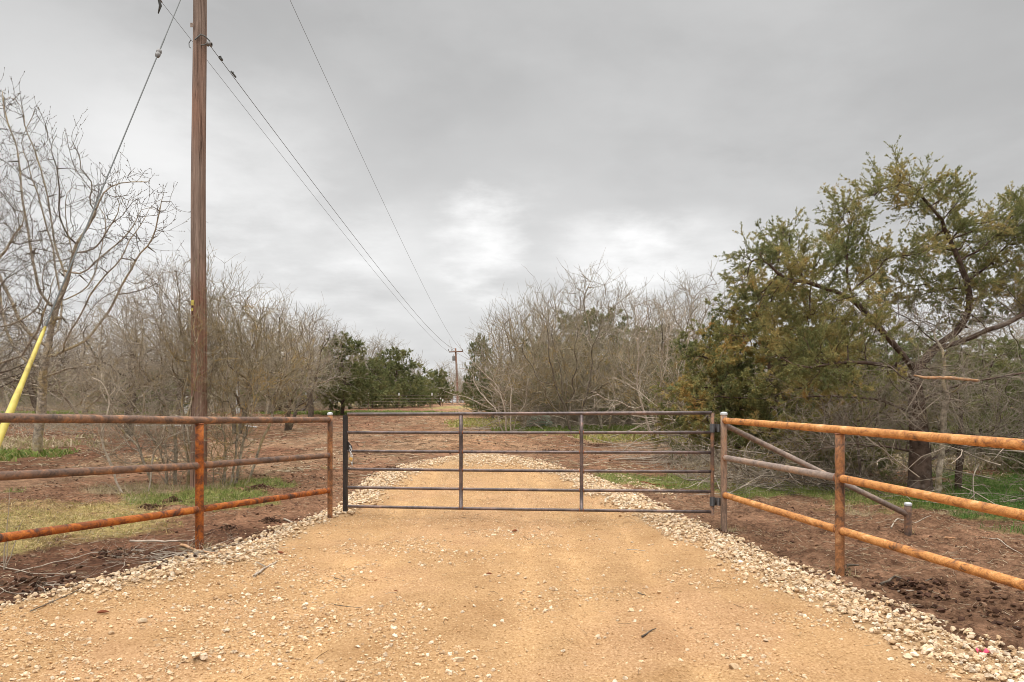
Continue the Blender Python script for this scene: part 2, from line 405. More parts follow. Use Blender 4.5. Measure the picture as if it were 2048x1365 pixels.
t.links.new(ramp(t, noise(t, 7, 5, .6, objvec(t, (1, 1, .5), True)), [(.32, (.26, .20, .07)), (.42, (.50, .40, .09)), (.55, (.60, .50, .11)), (.75, (.64, .57, .24))]), b.inputs['Base Color'])
M['black'], t, b = new_mat('black_print', .7, .2); b.inputs['Base Color'].default_value = (.03, .03, .03, 1)
M['pink'], t, b = new_mat('pink_ribbon', .6, .2); b.inputs['Base Color'].default_value = (.85, .10, .18, 1)
M['cactus'], t, b = new_mat('pale_cactus_skin', .7, .2); t.links.new(ramp(t, noise(t, 9, 4), [(.3, (.28, .33, .22)), (.7, (.52, .56, .46))]), b.inputs['Base Color'])
M['wood'], t, b = new_mat('creosoted_pole_wood', .9, .15)
v = objvec(t, (26, 26, .9), True); n = noise(t, 1.0, 8, .7, v, .8)
c = ramp(t, n, [(.32, (.045, .03, .024)), (.40, (.13, .09, .07)), (.52, (.23, .165, .13)), (.72, (.36, .27, .22))])
v2 = objvec(t, (1, 1, .28), True)
c = mix(t, ramp(t, noise(t, 1.3, 3, .5, v2), [(.42, (0, 0, 0)), (.62, (.8, .8, .8))]), c, mix(t, 1.0, c, (1.12, .82, .70), 'MULTIPLY'))
t.links.new(c, b.inputs['Base Color']); bump(t, b, n, .8, .012)
M['wood_pale'], t, b = new_mat('fresh_broken_wood', .9, .1)
t.links.new(ramp(t, noise(t, 12, 5, .6, objvec(t, world=True)), [(.3, (.26, .12, .06)), (.5, (.50, .28, .15)), (.7, (.66, .46, .28))]), b.inputs['Base Color'])
M['wood_red'], t, b = new_mat('red_bark_chip', .9, .1)
t.links.new(ramp(t, noise(t, 30, 4), [(.3, (.10, .03, .015)), (.7, (.32, .12, .06))]), b.inputs['Base Color'])

# ------------------------------------------------------------------ grass patches: x, y, rx, ry, kind
PATCH = [(-5.7, 8.7, 1.55, 1.55, 'tan', 1.0), (-7.6, 8.3, 1.2, 1.3, 'tan', .8), (-6.9, 10.3, 1.5, .8, 'tan', .45), (-5.2, 11.5, 1.0, .8, 'green', .9), (-6.5, 12.4, 1.3, .7, 'dry', .7), (-4.6, 13.1, .75, .6, 'green', .9),
         (-4.4, 10.4, .35, .3, 'green', .3), (-13.2, 18.6, 1.8, 1.5, 'green', .8), (-16, 22, 3, 3, 'dry', .3),
         (3.0, 13.6, 1.6, 1.2, 'green', 1.0), (4.5, 12.4, 1.0, .8, 'green', .9), (6.0, 12.3, 1.9, 1.5, 'green', .85), (8.6, 11.0, 2.1, 1.7, 'lush', 1.0), (11, 13, 3, 3, 'lush', .9), (6.5, 9.0, .5, .25, 'lush', .3), (7.2, 8.6, .4, .25, 'lush', .3),
         (2.2, 30.5, 3.2, 2.8, 'green', 1.0), (6.5, 30, 4.5, 3.5, 'green', 1.0), (10, 27.5, 2.5, 4, 'green', .6), (5.5, 25.6, 3.8, 1.7, 'yellow', .6), (-1.2, 36, 2.4, 4, 'yellow', .6), (12, 20, 6, 5, 'dry', .4), (18, 26, 10, 8, 'yellow', .5),
         (-11, 50, 6.5, 3.0, 'green', .8), (-36, 50, 14, 3.5, 'green', .7), (-5.5, 75, 4, 12, 'yellow', .8), (6, 60, 8, 20, 'yellow', .5)]
_r = np.random.default_rng(5)
for _ in range(46):
    _x = _r.uniform(-9, -3.6) if _r.random() < .6 else _r.uniform(3.4, 8.5); _y = _r.uniform(6.5, 17)
    if _x < 0 and _y < 8.2 and _x > -4.4: continue
    PATCH.append((_x, _y, _r.uniform(.12, .4), _r.uniform(.1, .3), ['dry', 'tan', 'green'][_r.integers(0, 3)], _r.uniform(.25, .7)))
for (_x, _y) in ((-2.42, 9.55), (-3.36, 7.42), (3.2, 6.68), (4.98, 8.8), (2.82, 9.0)): PATCH.append((_x, _y, .16, .12, 'dry', .6))
GC = {'tan': [(.46, .33, .14), (.36, .27, .10), (.26, .25, .07), (.55, .42, .22)], 'green': [(.17, .23, .05), (.23, .27, .07), (.34, .30, .12), (.13, .18, .045)],
      'lush': [(.06, .14, .025), (.09, .18, .035), (.13, .21, .05)], 'yellow': [(.38, .33, .10), (.28, .30, .08), (.44, .35, .17)], 'dry': [(.42, .32, .20), (.5, .4, .27), (.3, .27, .12)]}
def patch_w(x, y):
    tot = np.zeros_like(x); col = np.zeros(x.shape + (3,))
    n = fbm(x * 1.1, y * 1.1, 4, 61)
    for (cx_, cy_, rx, ry, k, dn) in PATCH:
        q = 1 - np.sqrt(((x - cx_) / rx) ** 2 + ((y - cy_) / ry) ** 2)
        w_ = sstep(q + (n - .5) * 1.3, -.05, .35) * dn
        col += w_[..., None] * np.mean(GC[k], 0); tot += w_
    return np.clip(tot, 0, 1), col / (tot[..., None] + 1e-6)

# ------------------------------------------------------------------ terrain mesh
ys = [-9.0]
while ys[-1] < 900:
    y = ys[-1]
    ys.append(y + (.25 if y < 2.6 else (.02 if y < 5 else (max(.02, .004 * y) if y < 60 else .03 * y))))
ys = np.array(ys)
uu = np.concatenate([np.linspace(-3.2, -.78, 60, endpoint=False), np.linspace(-.78, .78, 620), np.linspace(.78, 3.2, 61)[1:]])
Yg, U = np.meshgrid(ys, uu, indexing='ij'); Xg = U * (Yg + (12.5 - .0 * Yg)) * np.where(Yg > 3, (Yg + 1.5) / (Yg + 12.5), 1)
Xg = U * np.maximum(Yg + 1.5, 6)
Zg = G(Xg, Yg)
pw, pc = patch_w(Xg, Yg)
base = np.array([.170, .082, .047])
n = fbm(Xg * .5, Yg * .5, 4, 71)[..., None]; n_b = fbm(Xg * .16, Yg * .16, 3, 77)[..., None]
col = base * (.72 + .5 * n) + np.array([.06, .04, .024]) * sstep(n_b, .45, .7)
# paler beaten track from the road end up to the far gate
tc_ = np.interp(Yg, [17, 40, 60, 117, 200], [-.8, -2.6, -4.4, -8.6, -14]); tw_ = np.interp(Yg, [17, 60, 117], [2.2, 3.0, 3.5])
tk = np.exp(-((Xg - tc_) / tw_) ** 2) * sstep(Yg, 17, 24) * (.45 + .9 * fbm(Xg * .5, Yg * .28, 3, 90))
col = col + (np.array([.36, .21, .115]) - col) * np.clip(tk, 0, 1)[..., None] * .75
# field beyond, straw mixed in soil
fs = (sstep(fbm(Xg * .7, Yg * .25, 4, 81), .45, .7) * .55 * sstep(Yg, 9, 16))[..., None]
col = col + (np.array([.29, .19, .115]) - col) * fs
# damp dark soil low at the left and right near edges
dk = np.exp(-(((Xg + 4.6) / 1.1) ** 2 + ((Yg - 6.1) / .75) ** 2)) * .6 + np.exp(-(((Xg - 3.95) / .7) ** 2 + ((Yg - 5.1) / .8) ** 2)) * .15
rt = sstep(Xg, 2, 3) * (1 - sstep(Yg, 12, 16))
col = col + (np.array([.095, .048, .03]) - col) * np.clip(dk, 0, 1)[..., None]
col = col + (np.array([.20, .115, .07]) - col) * (rt * .45)[..., None]
col = col + (pc * .85 - col) * (pw * .85)[..., None]
far_ = sstep(Yg, 62, 100)[..., None] * (np.abs(Xg - tc_) > 6)[..., None]
col = col + (np.array([.26, .22, .10]) - col) * far_ * .8
nr, nc = Yg.shape
idx = np.arange(nr * nc).reshape(nr, nc)
FQ = np.stack([idx[:-1, :-1], idx[:-1, 1:], idx[1:, 1:], idx[1:, :-1]], -1).reshape(-1, 4)
mb = MB(); mb.add(np.stack([Xg, Yg, Zg], -1).reshape(-1, 3), FQ, col.reshape(-1, 3))
tag(mb.build('ground', M['dirt'], attr=True), kind='structure')
# ------------------------------------------------------------------ road mesh
yr = np.concatenate([np.arange(-8, 3, .2), np.arange(3, 8, .016), np.arange(8, 19.05, .03)])
tt = np.linspace(0, 1, 300)
l, r = edges(yr); Xr = (l - .12)[:, None] + ((r - l) + .24)[:, None] * tt[None]; Yr = np.repeat(yr[:, None], 300, 1)
Zr = R(Xr, Yr); g = grav(Xr, Yr)[..., None]
rc = np.array([.395, .240, .114]) * (.88 + .24 * fbm(Xr * .9, Yr * .7, 4, 95)[..., None]); tr_ = track(Xr, Yr)[..., None]
rc = rc * (1 - .0 * tr_) + tr_ * np.array([.055, .037, .018])
bn = sstep(fbm(Xr * .8, Yr * .8, 4, 97), .5, .68)[..., None]; rc = rc + (np.array([.42, .25, .135]) - rc) * bn * .45
rc = rc + (np.array([.39, .27, .15]) - rc) * g * .7
ed = 1 - sstep(road_in(Xr, Yr), 0, .15)[..., None]; rc = rc + (np.array([.3, .18, .1]) - rc) * ed * .7
nr, nc = Yr.shape; idx = np.arange(nr * nc).reshape(nr, nc)
mb = MB(); mb.add(np.stack([Xr, Yr, Zr], -1).reshape(-1, 3), np.stack([idx[:-1, :-1], idx[:-1, 1:], idx[1:, 1:], idx[1:, :-1]], -1).reshape(-1, 4), rc.reshape(-1, 3))
tag(mb.build('gravel_road', M['road'], attr=True), kind='structure')

# ------------------------------------------------------------------ loose stone, pebbles, clods, litter
def ico(sub):
    import bmesh
    bm = bmesh.new(); bmesh.ops.create_icosphere(bm, subdivisions=sub, radius=1)
    v = np.array([x.co[:] for x in bm.verts]); f = np.array([[x.index for x in q.verts] for q in bm.faces]); bm.free(); return v, f
ICO1, ICO2 = ico(1), ico(2)
def rotm(n):
    q = rng.normal(size=(n, 4)); q /= np.linalg.norm(q, axis=1, keepdims=True); a, b_, c_, d_ = q.T
    return np.stack([np.stack([1 - 2 * (c_**2 + d_**2), 2 * (b_*c_ - a*d_), 2 * (b_*d_ + a*c_)], -1),
                     np.stack([2 * (b_*c_ + a*d_), 1 - 2 * (b_**2 + d_**2), 2 * (c_*d_ - a*b_)], -1),
                     np.stack([2 * (b_*d_ - a*c_), 2 * (c_*d_ + a*b_), 1 - 2 * (b_**2 + c_**2)], -1)], 1)
def rocks(mb, P, sz, base_, cols, jit=.22, flat=.75):
    bv, bf = base_; n = len(P)
    if n == 0: return
    V = bv[None] * (1 + rng.normal(size=(n, len(bv), 1)) * jit)
    # chisel: clamp along random planes for angular faces
    for k in range(4):
        d_ = rng.normal(size=(n, 3)); d_ /= np.linalg.norm(d_, axis=1, keepdims=True)
        h = rng.uniform(.45, .8, n)[:, None]; pr = np.einsum('nvk,nk->nv', V, d_)
        V = V - np.clip(pr - h, 0, None)[..., None] * d_[:, None]
    V = V * rng.uniform(.78, 1.2, (n, 1, 3)); V = np.einsum('nij,nvj->nvi', rotm(n), V)
    V[..., 2] *= flat
    V = V * sz[:, None, None] + P[:, None]
    F_ = (bf[None] + (np.arange(n) * len(bv))[:, None, None]).reshape(-1, 3)
    mb.add(V.reshape(-1, 3), F_, np.repeat(cols, len(bv), 0))
def sample(n, x0, x1, y0, y1, wfun, ypow=1.0):
    t = rng.random(n) ** ypow; x = rng.uniform(x0, x1, n); y = y0 + (y1 - y0) * t
    k = rng.random(n) < wfun(x, y); return x[k], y[k]
LIME = np.array([[.50, .385, .255], [.55, .44, .31], [.45, .33, .21], [.60, .52, .41], [.40, .28, .17], [.52, .42, .31]])
def lime(n): 
    c = LIME[rng.integers(0, len(LIME), n)] * rng.uniform(.85, 1.3, (n, 1)) * np.array([1.08, 1.02, .95]); return np.clip(c, 0, .85)
mb = MB()
def gw(x, y): return (1 - .45 * sstep(y, 14, 17)) * np.where(road_in(x, y) + wob(x, y) * .6 > -.10, grav(x, y) ** 1.5, 0)
x, y = sample(52000, -4.6, 3.9, 2.6, 9.5, gw); s_ = .0065 + .019 * rng.random(len(x)) ** 1.6 * np.where(rng.random(len(x)) < .12, 1.35, 1)
z = H(x, y) + s_ * .2 + rng.random(len(x)) * .026 * grav(x, y)
rocks(mb, np.stack([x, y, z], 1), s_, ICO2, lime(len(x)))
x, y = sample(34000, -3.4, 3.0, 9.5, 19.3, gw); s_ = rng.uniform(.014, .03, len(x)); z = H(x, y) + s_ * .4 + rng.random(len(x)) * .015
rocks(mb, np.stack([x, y, z], 1), s_, ICO1, lime(len(x)))
# spilled stones just off the shoulders and the small spur right of the track beyond the gate
def spill(x, y): 
    i = road_in(x, y); return np.exp(-((i + .1) / .22) ** 2) * .12
x, y = sample(16000, -5, 4.5, 3, 19.6, spill); s_ = rng.uniform(.010, .024, len(x)); z = H(x, y) + s_ * .3
rocks(mb, np.stack([x, y, z], 1), s_, ICO1, lime(len(x)))
t_ = rng.random(420); x = 2.0 + t_ * .75 + rng.normal(size=420) * .12; y = 14.6 - t_ * 2.6 + rng.normal(size=420) * .25; s_ = rng.uniform(.015, .03, 420)
rocks(mb, np.stack([x, y, H(x, y) + s_ * .3], 1), s_, ICO1, lime(420))
tag(mb.build('loose_gravel', M['stone'], attr=True, smooth=False), 'pale crushed limestone heaped along both shoulders of the sandy road', 'gravel', kind='stuff')
mb = MB()
def pw_(x, y):
    i = road_in(x, y); n = fbm(x * 1.5, y * 1.5, 4, 111); lf = sstep(-x, -.2, 2.5) * (1 - sstep(y, 6, 9)) * .35
    return np.where(i > .05, .06 + .75 * sstep(n + lf, .52, .75) + .12 * grav(x, y), 0)
x, y = sample(150000, -5, 3.6, 2.6, 9, pw_); s_ = .003 + .0085 * rng.random(len(x)) ** 2.4
c = lime(len(x)) * np.array([.92, .83, .70]); rocks(mb, np.stack([x, y, H(x, y) + s_ * .25], 1), s_, ICO1, c)
x, y = sample(8500, -5, 3.6, 2.6, 9, pw_); s_ = rng.uniform(.010, .019, len(x))
rocks(mb, np.stack([x, y, H(x, y) + s_ * .25], 1), s_, ICO2, lime(len(x)))
x, y = sample(34000, -3, 2.6, 9, 17, lambda x, y: np.where(road_in(x, y) > .1, .5, 0)); s_ = rng.uniform(.006, .012, len(x))
rocks(mb, np.stack([x, y, H(x, y) + s_ * .25], 1), s_, ICO1, lime(len(x)) * np.array([.95, .87, .76]))
tag(mb.build('road_pebbles', M['stone'], attr=True, smooth=False), 'small limestone pebbles pressed into the sandy road surface', 'pebbles', kind='stuff')
mb = MB()
DIRT = np.array([[.15, .08, .048], [.19, .105, .06], [.11, .056, .036], [.24, .145, .09]])
def cw(x, y):
    i = road_in(x, y); n = fbm(x * 1.6, y * 1.6, 4, 131); p, _ = patch_w(x, y)
    dk = np.exp(-(((x + 4.6) / 1.3) ** 2 + ((y - 6.1) / .9) ** 2)) * .4 + np.exp(-(((x - 4.1) / .8) ** 2 + ((y - 5.1) / .9) ** 2)) * .1
    return np.where(i < -.05, (.12 + .8 * sstep(n, .5, .72) + dk * .5) * (1 - .8 * p), 0)
x, y = sample(42000, -9, 8, 3.6, 14, cw); s_ = .006 + .022 * rng.random(len(x)) ** 3
dkk = np.exp(-(((x + 4.6) / 1.1) ** 2 + ((y - 6.1) / .75) ** 2)) + np.exp(-(((x - 4.1) / .7) ** 2 + ((y - 5.1) / .8) ** 2)) * .1
c = DIRT[rng.integers(0, 4, len(x))] * rng.uniform(.7, 1.2, (len(x), 1)) * (1 - .5 * np.clip(dkk, 0, 1))[:, None]
rocks(mb, np.stack([x, y, H(x, y) + s_ * .2], 1), s_, ICO1, c, .3)
x, y = sample(26000, -24, 14, 14, 42, lambda x, y: np.where(road_in(x, y) < -.05, .2 + .8 * sstep(fbm(x * .6, y * .6, 4, 137), .5, .7), 0), 1.3); s_ = .012 + .028 * rng.random(len(x)) ** 3
rocks(mb, np.stack([x, y, H(x, y) + s_ * .15], 1), s_, ICO1, DIRT[rng.integers(0, 4, len(x))] * rng.uniform(.7, 1.7, (len(x), 1)), .3)
# the bigger upturned clumps of earth
for (px, py, rr, nn) in [(515, 982, .22, 260), (500, 1005, .12, 80), (345, 1003, .18, 200), (300, 1015, .15, 120), (455, 1060, .12, 120), (540, 1045, .14, 160), (240, 1110, .25, 90), (1960, 1200, .9, 110), (1830, 1180, .25, 100), (2020, 1245, .6, 90), (60, 1180, .5, 110), (396, 1099, .09, 130), (661, 1037, .08, 90), (1447, 1064, .09, 110), (1683, 1155, .10, 130), (1817, 1071, .08, 90), (1200, 893, .5, 200), (1100, 905, .6, 200), (780, 940, .4, 120)]:
    gx, gy, _ = gp(px, py); k = rng.normal(size=(nn, 2)) * rr * .55; x = gx + k[:, 0]; y = gy + k[:, 1]
    h = np.exp(-(k[:, 0]**2 + k[:, 1]**2) / (2 * (rr * .45) ** 2)) * min(rr * .38, .07) * rng.random(nn); s_ = rng.uniform(.012, .035, nn) * min(1, rr * 4)
    rocks(mb, np.stack([x, y, H(x, y) + h], 1), s_, ICO1, DIRT[rng.integers(0, 3, nn)] * rng.uniform(.4, .95, (nn, 1)), .35)
tag(mb.build('soil_clods', M['clod'], attr=True, smooth=False), 'churned brown soil clods beside the road', 'soil', kind='stuff')

# litter: straw and small twigs on the bare soil
def litter(mb, x, y, L, rad, cols, K=3, lift=.008, sides=3, wave=.25):
    n = len(x); a = rng.uniform(0, 2 * math.pi, n); t = np.linspace(-.5, .5, K)
    bend = rng.normal(size=(n, K)) * wave * .25
    X = x[:, None] + (np.cos(a)[:, None] * t - np.sin(a)[:, None] * bend) * L[:, None]
    Y = y[:, None] + (np.sin(a)[:, None] * t + np.cos(a)[:, None] * bend) * L[:, None]
    Z = H(X, Y) + lift * rng.random((n, 1)) * 2 + rng.random((n, K)) * L[:, None] * .12
    tubes(mb, np.stack([X, Y, Z], -1), np.repeat(rad[:, None], K, 1), sides, cols)
STRAW = np.array([[.50, .38, .24], [.40, .29, .17], [.58, .48, .34], [.26, .17, .10], [.17, .11, .07]])
mb = MB()
def lw(x, y): return np.where(road_in(x, y) < -.02, .25 + .75 * sstep(fbm(x * 1.2, y * 1.2, 3, 141), .42, .65), .0)
x, y = sample(34000, -9, 9, 3.6, 14, lw); cs = STRAW[rng.integers(0, 5, len(x))] * rng.uniform(.7, 1.1, (len(x), 1))
litter(mb, x, y, rng.uniform(.02, .10, len(x)), rng.uniform(.0010, .0026, len(x)), cs)
x, y = sample(26000, -26, 15, 14, 45, lw, 1.3); cs = STRAW[rng.integers(0, 5, len(x))] * rng.uniform(.7, 1.1, (len(x), 1))
litter(mb, x, y, rng.uniform(.08, .30, len(x)), rng.uniform(.004, .009, len(x)), cs)
x, y = sample(260, -4, 3, 3, 11, lambda x, y: np.where(road_in(x, y) > .1, 1., 0)); cs = STRAW[rng.integers(2, 5, len(x))] * rng.uniform(.5, 1, (len(x), 1))
litter(mb, x, y, rng.uniform(.02, .11, len(x)), rng.uniform(.0010, .0022, len(x)), cs)
tag(mb.build('straw_litter', M['litter'], attr=True), 'scattered straw and twig bits over the bare soil', 'litter', kind='stuff')

# ------------------------------------------------------------------ grass blades
mb = MB()
for (cx_, cy_, rx, ry, kd, dn) in PATCH:
    if cy_ > 55: continue
    near = cy_ < 16
    n = int(min(26000, rx * ry * dn * (5200 if near else 1700)))
    th = rng.uniform(0, 2 * math.pi, n); rr = np.sqrt(rng.random(n)) * 1.15
    x = cx_ + np.cos(th) * rr * rx; y = cy_ + np.sin(th) * rr * ry
    nz = fbm(x * 1.1, y * 1.1, 4, 61); q = 1 - rr
    k = (rng.random(n) < sstep(q + (nz - .5) * 1.3, -.08, .35)) & (road_in(x, y) < -.05) & (rng.random(n) < .35 + sstep(fbm(x * 3.5, y * 3.5, 2, 66), .35, .6))
    x, y = x[k], y[k]; n = len(x)
    if not n: continue
    hgt = rng.uniform(.035, .12, n) * (1 if near else 1.7) * {'lush': 1.2, 'dry': 1.1, 'tan': .62}.get(kd, 1); wd = (.0028 if near else .02) * rng.uniform(.7, 1.4, n)
    a = rng.uniform(0, 2 * math.pi, n); lean = rng.uniform(.2, 1.3, n) * hgt * (1.7 if kd == 'tan' else 1); la = rng.uniform(0, 2 * math.pi, n)
    z = H(x, y) - .005
    dx, dy = np.cos(a) * wd, np.sin(a) * wd; lx, ly = np.cos(la) * lean, np.sin(la) * lean
    V = np.stack([np.stack([x - dx, y - dy, z], -1), np.stack([x + dx, y + dy, z], -1),
                  np.stack([x + dx * .8 + lx * .4, y + dy * .8 + ly * .4, z + hgt * .62], -1), np.stack([x - dx * .8 + lx * .4, y - dy * .8 + ly * .4, z + hgt * .62], -1),
                  np.stack([x + lx, y + ly, z + hgt * .85], -1)], 1)
    i0 = (np.arange(n) * 5)[:, None]
    gcn = np.array(GC[kd]); mixn = rng.integers(0, len(gcn), n)
    c = gcn[mixn] * rng.uniform(.75, 1.15, (n, 1)); 
    n0 = mb.n; mb.add(V.reshape(-1, 3), i0 + np.array([0, 1, 2, 3]), np.repeat(c, 5, 0)); mb.f[3].append(i0 + n0 + np.array([3, 2, 4]))
tag(mb.build('grass', M['grass'], attr=True), 'patches of short winter grass, tan on the left and green under the trees', 'grass', kind='stuff')

# ------------------------------------------------------------------ pipe fences
def lerp(a, b, t): return tuple(np.array(a) + (np.array(b) - np.array(a)) * t)
def weld_ring(mb, c, axis, r):
    axis = np.array(axis, float); axis /= np.linalg.norm(axis)
    th = np.linspace(0, 2 * math.pi, 15); ref = np.array([0, 0, 1.]) if abs(axis[2]) < .8 else np.array([1., 0, 0])
    A = np.cross(axis, ref); A /= np.linalg.norm(A); B = np.cross(axis, A)
    P = np.array(c) + r * (np.cos(th)[:, None] * A + np.sin(th)[:, None] * B); tubes(mb, P[None], (np.full(15, .0055) * (1 + .3 * np.sin(np.arange(15) * 2.7)))[None], 6)
def dome_cap(mb, c, r):
    lathe(mb, c, [(r * 1.1, 0), (r * 1.12, .020), (r * 1.06, .027), (r * .8, .034), (r * .4, .038), (0, .039)], 20)
# left fence
A = np.array([-2.47, 9.50]); Bp = np.array([-3.30, 7.39]); E = np.array([-4.016, 5.49])
Cp = A + (Bp - A) * 2.03; 
def zl(p, h0, h1, h2):
    s = np.dot(np.array(p) - A, (E - A)) / np.dot(E - A, E - A); sb = np.dot(Bp - A, E - A) / np.dot(E - A, E - A)
    return h0 + (h1 - h0) * s / sb if s < sb else h1 + (h2 - h1) * (s - sb) / (1 - sb)
HL = [(1.363, 1.41, 1.478), (.881, .932, 1.018), (.406, .47, .53)]
fl = empty('pipe_fence', (A[0], A[1], 0), 'dark rusty pipe rail fence left of the gate, before the yellow guy guard', 'fence', 'pipe fences either side of the gate')
def par(o, p):
    o.parent = p; o.matrix_parent_inverse = p.matrix_world.inverted() if False else o.matrix_parent_inverse
    o.location = tuple(-np.array(p.location)); return o
def part(mb, name, mat, p, **k):
    o = mb.build(name, mat, **k); o.parent = p
    pl = Vector(p.location); o.location = -pl
    return o
def sub(mb, name, mat, p, **k):
    o = mb.build(name, mat, **k); o.parent = p; return o
def post(p, ztop, r, mat, parent, cap=False, label=None, base=None):
    mb = MB(); z0 = (Hs(*p) if base is None else base) - .25
    pipe(mb, (p[0], p[1], z0), (p[0], p[1], ztop), r, 22, segs=6)
    o = part(mb, 'post', M[mat], parent)
    if label: o['label'] = label
    if cap:
        m2 = MB(); dome_cap(m2, (p[0], p[1], ztop - .012), r); sub(m2, 'cap', M['cap'], o)
    return o
rA = rB = .040
post(A, 1.363 + .075, .0345, 'rust_mid', fl, True)
post(Bp, 1.41 - .03, .042, 'rust_red', fl)
post(Cp, zl(Cp, *HL[0]) - .03, .042, 'rust_red', fl)
for k, h in enumerate(HL):
    mt = ['rust_dark', 'rust_dark', 'rust_red'][k]; rr = .0385 if k == 0 else .036
    a3 = (A[0], A[1], h[0]); b3 = (Bp[0], Bp[1], h[1]); c3 = (Cp[0], Cp[1], zl(Cp, *h))
    dA = (Bp - A) / np.linalg.norm(Bp - A); da = (*dA, 0)
    if k == 0:
        mb = MB(); tubes(mb, np.array([np.array(a3) + np.array(da) * .03, lerp(a3, b3, .5), b3, lerp(b3, c3, .5), c3])[None], np.full((1, 5), rr), 24, None, True)
        part(mb, 'rail', M[mt], fl)
    else:
        for s, e in ((a3, b3), (b3, c3)):
            mb = MB(); pipe(mb, np.array(s) + np.array(da) * .03, np.array(e) - np.array(da) * .03, rr, 24, segs=4); part(mb, 'rail', M[mt], fl)
def weld(c, ax, r, p):
    mb = MB(); weld_ring(mb, c, ax, r); part(mb, 'weld_bead', M['weld'], p)
for h in HL: weld((A[0] + dA[0] * .036, A[1] + dA[1] * .036, h[0]), da, .037, fl)
for h in HL[1:]:
    for s in (-1, 1): weld((Bp[0] + s * dA[0] * .042, Bp[1] + s * dA[1] * .042, h[1]), da, .037, fl)
weld((Bp[0], Bp[1], 1.41 - .038), (0, 0, 1), .042, fl)

# right fence
A2 = np.array([2.715, 8.97]); B2 = np.array([3.10, 6.62]); E2 = np.array([3.46, 4.73]); C2 = B2 + (E2 - B2) * 1.25
fr = empty('pipe_fence', (A2[0], A2[1], 0), 'bright orange rusted pipe rail fence with diagonal brace right of the gate', 'fence', 'pipe fences either side of the gate')
HR = [(1.366, 1.34, 1.313), (.892, .882, .836), (.414, .39, .364)]
post(A2, 1.366 + .085, .041, 'post_weathered', fr, True, 'weathered brown hinge post')
post(B2, 1.34 - .03, .0425, 'rust_mid', fr)
post(C2, 1.30 - .03, .0425, 'rust_orange', fr)
dR = (B2 - A2) / np.linalg.norm(B2 - A2); dr3 = np.array([*dR, 0])
for k, h in enumerate(HR):
    rr = .037; a3 = np.array([*A2, h[0]]); b3 = np.array([*B2, h[1]]); c3 = np.array([*C2, h[1] + (h[2] - h[1]) * 1.25])
    if k == 0:
        mb = MB(); tubes(mb, np.array([a3 + dr3 * .03, lerp(a3, b3, .5), b3, lerp(b3, c3, .5), c3])[None], np.full((1, 5), .0385), 24, None, True); part(mb, 'rail', M['rust_orange'], fr)
    else:
        for j, (s, e) in enumerate(((a3, b3), (b3, c3))):
            mb = MB(); pipe(mb, s + dr3 * .03, e - dr3 * .03, rr, 24, segs=4)
            o = part(mb, 'rail', M['scale_grey' if (k == 1 and j == 0) else 'rust_orange'], fr)
            if k == 1 and j == 0: o['label'] = 'grey brown middle rail beside the gate'
for h in HR: weld((A2[0] + dR[0] * .042, A2[1] + dR[1] * .042, h[0]), dr3, .037, fr)
for h in HR[1:]:
    for s in (-1, 1): weld((B2[0] + s * dR[0] * .0425, B2[1] + s * dR[1] * .0425, h[1]), dr3, .037, fr)
weld((B2[0], B2[1], 1.34 - .038), (0, 0, 1), .0425, fr)
SB = np.array([4.95, 8.75])
mb = MB(); pipe(mb, (A2[0] + .03, A2[1], 1.30), (SB[0] - .02, SB[1], .205), .0345, 22, segs=3); o = part(mb, 'brace', M['scale_grey'], fr); o['label'] = 'grey diagonal brace pipe'
post(SB, .325, .041, 'rust_dark', fr, True, 'short rusty stub post at the foot of the brace', base=-.09)

# ------------------------------------------------------------------ gate
gL = np.array([-2.28, 9.66]); gR = np.array([2.585, 9.03]); gd = (gR - gL) / np.linalg.norm(gR - gL); gn = np.array([-gd[1], gd[0]])
gt = empty('tube_gate', (gR[0], gR[1], 0), 'closed grey brown steel tube gate with six rails across the sandy road', 'gate')
def gpnt(s, f):     # s along 0..1, f height 0 bottom ..1 top
    p = gL + (gR - gL) * s; zb = .165 + .023 * s; zt = 1.434 + .031 * s; return np.array([p[0], p[1], zb + (zt - zb) * f])
fs = [0, .205, .405, .600, .803, 1.0]
for i, f in enumerate(fs):
    mb = MB(); n = 9; P = np.array([gpnt(s, f) for s in np.linspace(.002, .998, n)]); P[:, 2] -= .006 * np.sin(np.linspace(0, math.pi, n)) * (1 if i < 5 else .3)
    tubes(mb, P[None], np.full((1, n), .0235 if i == 5 else .0195), 18, None, True); part(mb, 'rail', M['gate'], gt)
sU1 = (((922 - 1024) / 1400)); 
def s_at(px):
    u = (px - 1024) / 1400.0; return (u * gL[1] - gL[0]) / ((gR[0] - gL[0]) - u * (gR[1] - gL[1]))
for px in (922, 1163):
    s = s_at(px); mb = MB(); pipe(mb, gpnt(s, .005), gpnt(s, .985), .0245, 18, segs=4)
    o = part(mb, 'upright', M['gate'], gt)
    for f in fs[:-1]:
        for q in (-1, 1): m2 = MB(); weld_ring(m2, gpnt(s, f) + np.array([*gd, 0]) * q * .024, (*gd, 0), .0205); m2.build('weld_bead', M['weld'], o)
